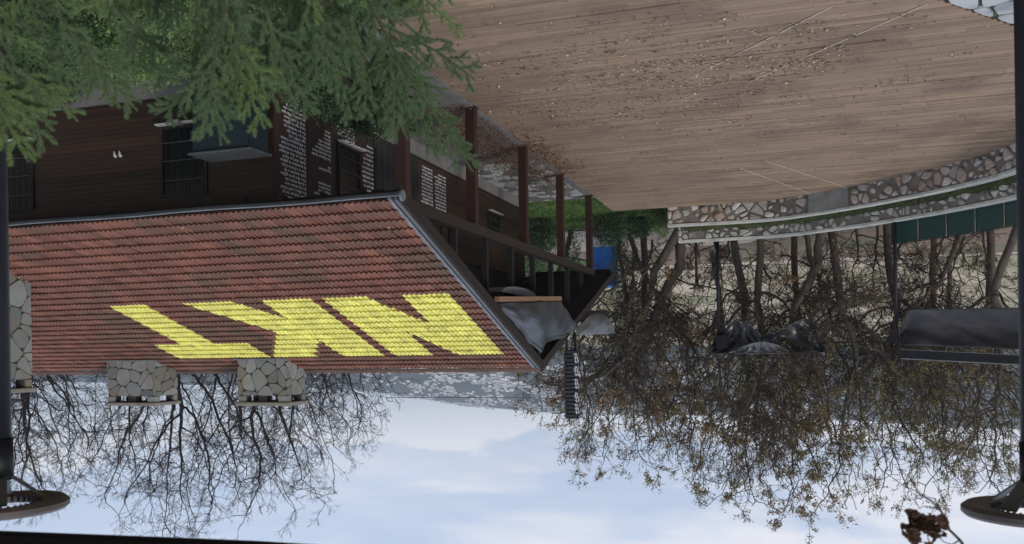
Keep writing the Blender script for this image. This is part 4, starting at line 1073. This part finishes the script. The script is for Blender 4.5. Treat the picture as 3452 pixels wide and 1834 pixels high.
def ivy_tree(label, x, dep, h, seed, w=.45, dens=5000):
    rnd = np.random.default_rng(seed); b = gp(x, 760, dep); e = empty('ivy_tree', b, label=label, cat='tree', group='ivy covered trunks beyond the posts')
    segs, tips = grow(rnd, (0, 0, 0), (rnd.uniform(-.1, .1), 0, 1), h*.6, .14, 4, .1, .05, .45, .4, .6)
    link('trunk', np_mesh('trunk', *tubes_np(segs, 6), BARK, smooth=True), e)
    z = rnd.uniform(0, 1, dens)**.8*h; a = rnd.uniform(0, 6.28, dens); r = w*(.35+.65*rnd.uniform(0, 1, dens)**.5)*(1+.35*np.sin(z*4+a*2))
    v, f = leaves_np(np.stack([np.cos(a)*r, np.sin(a)*r, z], 1), .085, rnd, jit=.05); link('ivy', np_mesh('ivy', v, f, IVY), e)
ivy_tree('ivy covered trunk seen between the second and third far posts', 1800, 42, 4.2, 5, .7, 9000)
ivy_tree('slimmer ivy covered trunk just right of the farthest post', 1925, 44, 4.8, 6, .5)
ivy_tree('tall ivy column beside the blue tarpaulin stall', 2085, 43, 5.6, 7, .42)
ivy_tree('loose ivy tangle on the trunk near the gable tip', 2120, 46, 6.2, 8, .5, 4500)
# blue stall far off
bs = empty('blue_stall', gp(2030, 830, 46.5, -.5), label='blue tarpaulin sided stall with a white valance, far beyond the deck', cat='stall')
MB().box(-.72, .72, -.7, .7, .72, 2.75).build('blue_side', BLUE, bs); MB().box(-.85, .85, -.85, .85, 2.755, 2.83).build('roof', BLUE, bs)
MB().box(-.74, .74, -.72, .72, .14, .715).build('white_skirt', WHT, bs); MB().box(-.76, .76, -.74, .74, 0, .135).build('blue_hem', BLUE, bs)
rg_ = np.random.default_rng(2); n_ = 16000
gx_ = rg_.uniform(5, 18, n_); gy_ = rg_.uniform(31.5, 41.5, n_); ok = (gx_ > 7) | (gy_ > 37.3)
v, f = leaves_np(np.stack([gx_, gy_, -.33+rg_.uniform(0, .06, n_)], 1)[ok], .10, rg_, jit=.01)
link('grass_tufts', np_mesh('grass_tufts', v, f, mat('grass_blade', (.09, .17, .03), (.06, .11, .025), vary=.4, trans=.2)), kind='stuff', label='short bright grass of the lawn beyond the posts', cat='grass')
# fence wires on the lawn
for k, x in enumerate((1829, 1931)):
    p = at(x, 740, 37); MB().tube([(0, 0, 0), (0, 0, 1.5)], .015, 5).build('thin_stake', BLACKM, loc=(p.x, p.y, -.35), label=('thin dark stake on the lawn between the second and third far posts', 'thin dark stake on the lawn by the farthest post')[k], cat='stake')

# ------------------------------------------------------------------ hedge and conifer in the foreground
HB = [(7.6, 11.6, .9, .8, .75), (9.2, 11.3, 1.0, .8, .7), (10.9, 11.6, 1.1, .8, .62), (12.6, 11.7, 1.1, .8, .66), (14.3, 11.8, 1.1, .8, .7), (8.3, 9.6, 1.1, .9, .8), (10.4, 9.5, 1.2, 1.0, .85), (12.5, 9.6, 1.2, 1.0, .85), (6.6, 9.9, .8, .8, .6)]
NM = ['nearest the deck side', 'in front of the teal cabinet', 'below the barred front window', 'left of the second barred window', 'at the picture edge below the second window',
      'nearer the viewer, beside the deck', 'nearer the viewer, at the middle of the bed', 'nearer the viewer, by the lamp post', 'smallest, spilling towards the deck']
for i, (x, y, a, b, c) in enumerate(HB):
    shrub('hedge_bush', 'leafy green hedge bush '+NM[i], (x, y, 0), (a, b, c), 9000, HEDGE if i % 3 else HEDGED, .055, 50+i, cat='bush', group='hedge bushes in front of the building', parts=5)
shrub('dark_shrub', 'tall dark shrub growing on the path in front of the lettered wall', (8.0, 15.6, 0), (.85, .9, .85), 8000, HEDGED, .06, 71)
shrub('dark_shrub', 'dark grey green shrub close to the first post', (7.5, 13.2, 0), (.7, .8, 1.0), 7000, HEDGED, .06, 72)
shrub('ivy_plant', 'broad leaved ivy poking up beside the deck at the picture edge', (2.75, 9.0, .1), (.5, .25, .62), 260, IVYB, .14, 73, parts=2, cat='plant')
shrub('ivy_plant', 'small round green plant on the stone paving beside the lamp post', (-4.05, 15.7, 0), (.35, .3, .22), 1500, HEDGE, .05, 74, parts=2, cat='plant', stem=False)
bed = MB().box(5.5, 20, 6, 12.9, -.4, .02).build('planting_bed', BEDSOIL, kind='structure')
lw = MB()

def frond(rnd, P0, P1_, side, wd, NV, WV, fresh=.25, dens=1.):
    """a flat spray: woody axis, alternate branchlets, short needles all along. NV: list of needle arrays, WV: wood segs"""
    P0 = np.array(P0); P1_ = np.array(P1_); L = np.linalg.norm(P1_-P0); d = (P1_-P0)/L; side = np.array(side)-np.dot(side, d)*d; side /= np.linalg.norm(side); nrm = np.cross(d, side)
    bend = rnd.uniform(-.08, .08)*L
    ax = lambda t: P0+d*L*t+side*bend*math.sin(math.pi*t)-nrm*.0
    n = max(5, int(L/.05)); pts = [ax(i/n) for i in range(n+1)]
    for i in range(n): WV.append((pts[i], pts[i+1], .004*(1-i/n)+.0015, .004*(1-(i+1)/n)+.0015))
    def needles(a, b, ln):
        D = b-a; Ld = np.linalg.norm(D); m = max(6, int(Ld/.00065*dens)); t = rnd.uniform(0, 1, m)[:, None]; dd = D/Ld
        s = np.cross(dd, nrm); s /= np.linalg.norm(s)+1e-9
        base = a+D*t; ang = rnd.uniform(0, 6.28, m)[:, None]; sg_ = np.cos(ang)*s+np.sin(ang)*nrm*.75
        dirn = dd*rnd.uniform(.7, 1.3, (m, 1))+sg_*.8; dirn /= np.linalg.norm(dirn, axis=1, keepdims=True)
        lnn = ln*rnd.uniform(.7, 1.2, (m, 1))*(1-.45*t**3); w = np.cross(dirn, nrm+rnd.normal(0, .6, (m, 3))); w /= np.linalg.norm(w, axis=1, keepdims=True)+1e-9
        tri = np.stack([base-w*.0018, base+w*.0018, base+dirn*lnn], 1); NV.append(tri.reshape(-1, 3))
    nb = max(4, int(L/.036))
    for i in range(nb):
        t = .10+.84*i/nb; s = 1 if i % 2 else -1; l = wd*(1.15-t)**.6*rnd.uniform(.6, 1.2)+.03
        an = rnd.uniform(.45, .75); a = ax(t); dr = d*math.cos(an)+side*s*math.sin(an)+nrm*rnd.normal(0, .15); dr /= np.linalg.norm(dr)
        mid = a+dr*l*.55; dr2 = dr*.8+d*.45+side*rnd.normal(0, .1); dr2 /= np.linalg.norm(dr2); b = mid+dr2*l*.45
        WV.append((a, mid, .0018, .0014)); WV.append((mid, b, .0014, .0008)); needles(a, mid, .023); needles(mid, b, .021)
        if l > .08:
            for q in (.3, .55):
                if rnd.random() < .3: continue
                c = a+(mid-a)*q/.55; s2 = 1 if rnd.random() < .5 else -1
                d3 = dr*math.cos(.6)+np.cross(nrm, dr)*s2*math.sin(.6); needles(c, c+d3*l*.42, .018); WV.append((c, c+d3*l*.42, .0012, .0008))
    needles(ax(.02), ax(.5), .016); needles(ax(.5), ax(1.0), .016)
con = empty('conifer_tree', (1.9, 1.6, 0), label='feathery green conifer with pointed fronds in the near foreground', cat='tree')
CO = Vector((1.9, 1.6, 0))
rn = np.random.default_rng(8)
MB().tube([(0, 0, 0), (.05, .02, 2.2), (.02, .05, 3.9)], [.12, .09, .03], 10).build('trunk', BARK, con, smooth=True)
#  base (x,y), tip (x,y), depth at base, depth at tip, frond half width
KEY = [((1240, -30), (1595, 580), 3.3, 3.7, .17), ((1180, 150), (1375, 470), 3.4, 3.7, .13), ((1230, 80), (1480, 545), 3.5, 3.8, .12), ((1390, -60), (1568, 118), 3.4, 3.8, .05),
 ((760, 120), (745, 488), 3.1, 3.3, .13), ((760, 180), (522, 388), 3.1, 3.4, .10), ((800, 140), (892, 432), 3.1, 3.3, .12), ((720, 200), (675, 470), 3.0, 3.2, .08),
 ((930, 100), (1060, 385), 3.3, 3.6, .13), ((960, 90), (900, 360), 3.4, 3.6, .10), ((1060, 60), (1190, 400), 3.3, 3.6, .12),
 ((-60, 200), (96, 545), 2.9, 3.1, .12), ((20, 230), (150, 512), 3.0, 3.2, .09), ((-40, 260), (20, 505), 2.9, 3.1, .08), ((90, 260), (262, 408), 3.3, 3.5, .06),
 ((240, 100), (462, 372), 3.2, 3.5, .10), ((400, 60), (560, 300), 3.4, 3.7, .10), ((120, 120), (300, 330), 3.6, 3.9, .08)]
def put_frond(A_, B_, sd, wd, m, dens):
    NV, WV = [], []
    frond(rn, A_-CO, B_-CO, sd, wd, NV, WV, dens=dens)
    br = link('branch', np_mesh('branch', *tubes_np(WV, 4), GTWIG), con)
    nv = np.concatenate(NV); link('needles', np_mesh('needles', nv, np.arange(len(nv)).reshape(-1, 3), m), br)
for i, (a, b, da, db, wd) in enumerate(KEY):
    A_ = at(*a, da); B_ = at(*b, db); vd = (B_-Vector((0, 0, EYE))).normalized(); sd = (B_-A_).normalized().cross(vd)
    A2 = A_-(B_-A_)*.25; m = NEEDLE2 if i in (3, 6, 11, 14) else NEEDLE
    put_frond(A2, B_, sd, wd, m, 1)
    for s in (-1, 1):
        q = A2.lerp(B_, .35); tip = q+(B_-A_)*.42+sd.normalized()*s*(B_-A_).length*.24
        put_frond(q, tip, sd, wd*.6, m, 1)
# inner, fuller part of the crown, lower and further into the tree
for i in range(125):
    x = rn.uniform(-150, 1400)
    lim = np.interp(x, [-150, 100, 250, 550, 700, 900, 1150, 1250, 1400], [420, 300, 60, 40, 220, 310, 320, 120, 40])
    yt = rn.uniform(-60, lim); a = rn.uniform(-.5, .9); l = rn.uniform(180, 300)
    da = rn.uniform(3.0, 4.4); A_ = at(x-l*math.sin(a), yt-l*math.cos(a), da); B_ = at(x, yt, da+rn.uniform(.1, .5)); vd = (B_-Vector((0, 0, EYE))).normalized(); sd = (B_-A_).cross(vd).normalized()+vd*rn.normal(0, .35)
    put_frond(A_, B_, sd, rn.uniform(.10, .17), NEEDLE if (i % 3 and x > 500) else NEEDLE2, .6)

# ------------------------------------------------------------------ dried leaf cluster and awning close to the viewer
ob = empty('oak_branch', at(3190, 1800, 3.0), label='thin oak twig with a clump of curled brown leaves against the sky', cat='branch')
ORG = at(3190, 1800, 3.0)
def tw(pts, r0, r1, dep=3.0):
    P = [at(x, y, dep)-ORG for x, y in pts]; n = len(P); return MB().tube(P, [r0+(r1-r0)*i/(n-1) for i in range(n)], 6)
for pts, r0, r1 in (([(3290, 1900), (3236, 1820), (3200, 1785), (3186, 1745), (3165, 1710), (3138, 1688), (3098, 1662), (3082, 1636)], .006, .0018), ([(3200, 1785), (3175, 1768), (3150, 1758)], .004, .002),
                    ([(3165, 1710), (3140, 1712), (3118, 1706), (3095, 1714)], .003, .001), ([(3165, 1710), (3150, 1680), (3120, 1676), (3086, 1682)], .0025, .001), ([(3186, 1745), (3190, 1700), (3172, 1660), (3145, 1620)], .002, .001),
                    ([(3236, 1820), (3210, 1836), (3180, 1826), (3162, 1800)], .003, .0012), ([(3150, 1850), (3130, 1820), (3124, 1790)], .003, .001), ([(3070, 1860), (3080, 1820), (3095, 1790)], .003, .001)):
    tw(pts, r0, r1).build('twig', TWIG, ob, smooth=True)
rl = random.Random(5)
for i in range(60):
    x = rl.gauss(3103, 32); y = rl.gauss(1775, 17); c = at(x, y, 3.0+rl.uniform(-.06, .06))-ORG
    L_ = rl.uniform(.035, .06); w = L_*.32; M = Matrix.Rotation(rl.uniform(0, 6.28), 3, 'Z') @ Matrix.Rotation(rl.uniform(0, 3.14), 3, 'X')
    V = []
    prof = [0, .55, .8, .62, 1, .7, .9, .45, 0]
    for k, q in enumerate(prof):
        t = k/8; cu = .35*L_*math.sin(t*2.6)
        for s in (-1, 0, 1): V.append(M @ Vector(((t-.5)*L_, s*w*q, cu+abs(s)*w*.6)))
    Fc = [(k*3+s, k*3+s+1, k*3+s+4, k*3+s+3) for k in range(8) for s in (0, 1)]
    m = MB().add([v for v in V], Fc); m.build('leaf', mat('dead_oak_leaf', (.12, .062, .04), (.07, .042, .03), vary=.3, trans=.15), ob, loc=c)
aw = empty('awning', (2.2, 1.2, 6.17), label='dark awning edge overhead at the corner of the view', cat='awning')
p0 = at(-600, 1776, 3.0); p1 = at(0, 1800, 3.0); p2 = at(600, 1823, 3.0); p3 = at(870, 1834.5, 3.05); p4 = at(1500, 1872, 3.1); OA = Vector((2.2, 1.2, 6.17))
m = MB(); P = [p0, p1, p2, p3, p4]; bk = Vector((-.9, -2.6, .35))
m.add([q-OA for q in P]+[q-OA+Vector((0, 0, .06)) for q in P]+[q-OA+bk for q in P]+[q-OA+bk+Vector((0, 0, .06)) for q in P],
      [(i, i+1, 5+i+1, 5+i) for i in range(4)]+[(i, 10+i, 11+i, i+1) for i in range(4)]+[(5+i, 6+i, 16+i, 15+i) for i in range(4)]+[(10+i, 15+i, 16+i, 11+i) for i in range(4)])
m.build('fabric', mat('navy_awning_cloth', (.02, .022, .03), (.014, .016, .022), rough=.8), aw)
m = MB(); m.tube([q-OA for q in P], .012, 8); m.build('hem', BLACKM, aw)

# ------------------------------------------------------------------ fallen leaves
def litter(name, label, P, size, m, seed, parent=None, up=.0):
    rnd = np.random.default_rng(seed); n = len(P); P = np.array(P)
    a = rnd.normal(0, 1, (n, 3)); a[:, 2] *= .18; a /= np.linalg.norm(a, axis=1, keepdims=True); b = np.cross([0, 0, 1], a); b /= np.linalg.norm(b, axis=1, keepdims=True)
    s = (size*rnd.uniform(.5, 1.35, n))[:, None]; c = rnd.uniform(.08, .45, n)[:, None]*s; zz = np.array([[0, 0, 1.]])
    V = np.stack([P-a*s*.5+zz*c*.8, P-b*s*.3+zz*c*.15, P+a*s*.5+zz*c, P+b*s*.3+zz*c*.5, P], 1).reshape(-1, 3)
    base = (np.arange(n)*5)[:, None]; Fc = np.concatenate([base+np.array([[0, 1, 4]]), base+np.array([[1, 2, 4]]), base+np.array([[2, 3, 4]]), base+np.array([[3, 0, 4]])])
    return link(name, np_mesh(name, V, Fc, m), parent, kind='stuff', label=label, cat='leaves')
rd = np.random.default_rng(44)
P = []
for (cx, cy, sx, sy, n) in ((2.9, 16.8, 2.0, 1.6, 420), (1.6, 18.2, 1.8, 1.5, 420), (3.6, 19.5, 1.4, 1.5, 260), (.2, 17.0, 1.8, 1.6, 260), (-1.5, 21, 2.8, 3.5, 130), (2.5, 25, 3, 4, 170), (5.2, 15.5, 1., 1.2, 90), (1, 20.5, 2, 2, 150)):
    for _ in range(n//4):
        ccx, ccy = rd.normal(cx, sx), rd.normal(cy, sy)
        for _ in range(rd.integers(2, 13)): P.append((ccx+rd.normal(0, .28), ccy+rd.normal(0, .09), .012))
for _ in range(700): P.append((rd.uniform(-6, 6.6), rd.uniform(11, 34), .012))
P = [p for p in P if left_edge(p[1])+.1 < p[0] < 6.6 and 10 < p[1] < 34.3]
litter('fallen_leaves', 'dry brown leaves scattered over the wooden deck', P, .066, DRYL, 4)
P = [(rd.normal(7.5, .5), rd.uniform(18.0, 29), .02+rd.uniform(0, .05)) for _ in range(6500)]
P = [p for p in P if 6.72 < p[0] < 9.2 and rd.random() < np.interp(p[1], [17, 19, 23, 26, 29], [.3, 1, 1, .7, .25])]
P += [(6.72-abs(rd.normal(0, .42)), rd.normal(23.8, 1.7), .014) for _ in range(900)]
litter('leaf_litter', 'drift of russet leaves along the path beside the posts', P, .07, RUSTL, 5)
P = []
for _ in range(900):
    v = rd.uniform(.1, 9.0); x = rd.uniform(EX+.3, 22); 
    if rd.random() > np.interp(v, [0, 2, 4, 9], [.6, 1, .45, .2]): continue
    P.append((x, EY+v*CA, EZ+v*SA+.095))
litter('roof_leaves', 'pale dry leaves caught on the red roof tiles', P, .06, PALEL, 6)

# ------------------------------------------------------------------ far hillside and town
def hill_h(x, y):
    d = math.hypot(x, y); ang = math.degrees(math.atan2(x, y))
    ridge = np.interp(ang, [-30, -10, 5, 12, 16, 19.5, 22, 25, 28, 36, 60], [230, 215, 205, 195, 183, 170, 158, 140, 120, 95, 60])
    t = max(0, min(1, (d-700)/1800)); t = t*t*(3-2*t)
    return -14+(ridge+14)*t+6*math.sin(x*.006+1)*math.sin(y*.005)*t-(max(0, d-2550)*.25)
V = []; na, nr = 90, 36
for j in range(nr):
    d = 700+2300*j/(nr-1)
    for i in range(na):
        a = R(-32+100*i/(na-1)); x, y = math.sin(a)*d, math.cos(a)*d; V.append((x, y, hill_h(x, y)))
link('hills', np_mesh('hills', V, [(j*na+i, j*na+i+1, (j+1)*na+i+1, (j+1)*na+i) for j in range(nr-1) for i in range(na-1)], HILL, smooth=True), kind='structure')
def house_mesh(w, d, h, r, flat):
    m = MB(); m.box(-w/2, w/2, -d/2, d/2, -3, h); me = m.mesh('wall', HWALL)
    q = MB()
    if flat: q.box(-w/2-.3, w/2+.3, -d/2-.3, d/2+.3, h+.01, h+.6)
    else: q.add([(-w/2-.6, -d/2-.6, h+.02), (w/2+.6, -d/2-.6, h+.02), (w/2+.6, d/2+.6, h+.02), (-w/2-.6, d/2+.6, h+.02), (-w/2-.6, 0, h+r), (w/2+.6, 0, h+r)], [(0,1,5,4),(2,3,4,5),(0,4,3),(1,2,5),(3,2,1,0)])
    g_ = MB()
    for k in range(max(2, int(w/4))):
        for zf in range(max(1, int(h/3.2))):
            x = -w/2+(k+.5)*w/max(2, int(w/4)); g_.box(x-.7, x+.7, -d/2-.06, -d/2-.01, zf*3.1+1, zf*3.1+2.4)
    return me, q.mesh('roof', HROOF if not flat else HWALL), g_.mesh('windows', GLASS)
HM = [house_mesh(10, 8, 4.5, 2, False), house_mesh(13, 9, 5, 2.4, False), house_mesh(17, 9, 5, 2.4, False), house_mesh(11, 10, 8, 3, True), house_mesh(8, 7, 4, 2, False), house_mesh(21, 9, 6, 3, True)]
rh = random.Random(9); cnt = 0; cl = []; TWN = ([], []); nb_ = 0
while cnt < 296+1700:
    a = rh.triangular(-8, 31, 15); d = 1250+rh.random()**.8*1020
    if rh.random() < .6 and cl: a0, d0 = rh.choice(cl[-40:]); a = a0+rh.gauss(0, 1.4); d = d0+rh.gauss(0, 34)
    x, y = math.sin(R(a))*d, math.cos(R(a))*d
    if d > 2230+60*math.sin(a) or d < 1200: continue
    if math.sin(a*1.1+d*.006)*math.sin(d*.011-a*.5) > .35: continue
    cl.append((a, d)); k = rh.choice([0, 0, 1, 1, 2, 3, 4, 4, 5] if d < 1900 else [0, 1, 4])
    s = rh.uniform(.32, .62)
    me, rf, gl = HM[k]
    if cnt >= 296:
        Mx = Matrix.Translation((x, y, hill_h(x, y))) @ Matrix.Rotation(-R(a)+rh.uniform(-.5, .5), 4, 'Z') @ Matrix.Scale(s, 4)
        for q, mm_ in ((0, me), (1, rf)):
            fcs = [tuple(p.vertices) for p in mm_.polygons]; TWN[q].append(([Mx @ v.co for v in mm_.vertices], fcs))
        cnt += 1; continue
    o = empty('far_house', (x, y, hill_h(x, y)), -R(a)+rh.uniform(-.5, .5), label='tiny pale house on the hazy far hillside', cat='house', group='houses of the far hillside town'); o.scale = (s, s, s)
    link('wall', me, o); link('roof', rf, o); cnt += 1
tw_ = empty('far_town', (0, 0, 0), kind='stuff', label='hazy pale town spread over the far hillside behind the counted houses', cat='town')
for q, (nm, mt) in enumerate((('walls', HWALL), ('roofs', HROOF))):
    m = MB()
    for v, f in TWN[q]: m.add(v, f)
    me = bpy.data.meshes.new(nm); me.from_pydata(m.v, [], m.f); me.materials.append(mt); link(nm, me, tw_, kind='stuff')
# ------------------------------------------------------------------ haze
hz = MB().box(-3300, 3300, -60, 3400, -22, 245).build('haze', None, kind='stuff', label='thin blue winter haze in the air', cat='haze')
hm = bpy.data.materials.new('haze'); hm.use_nodes = True; nt = hm.node_tree; nt.nodes.clear()
vo = nt.nodes.new('ShaderNodeVolumePrincipled'); vo.inputs['Density'].default_value = .00027; vo.inputs['Color'].default_value = (.80, .88, 1, 1); vo.inputs['Anisotropy'].default_value = .2
mo = nt.nodes.new('ShaderNodeOutputMaterial'); nt.links.new(vo.outputs[0], mo.inputs['Volume'])
hz.data.materials.clear(); hz.data.materials.append(hm)
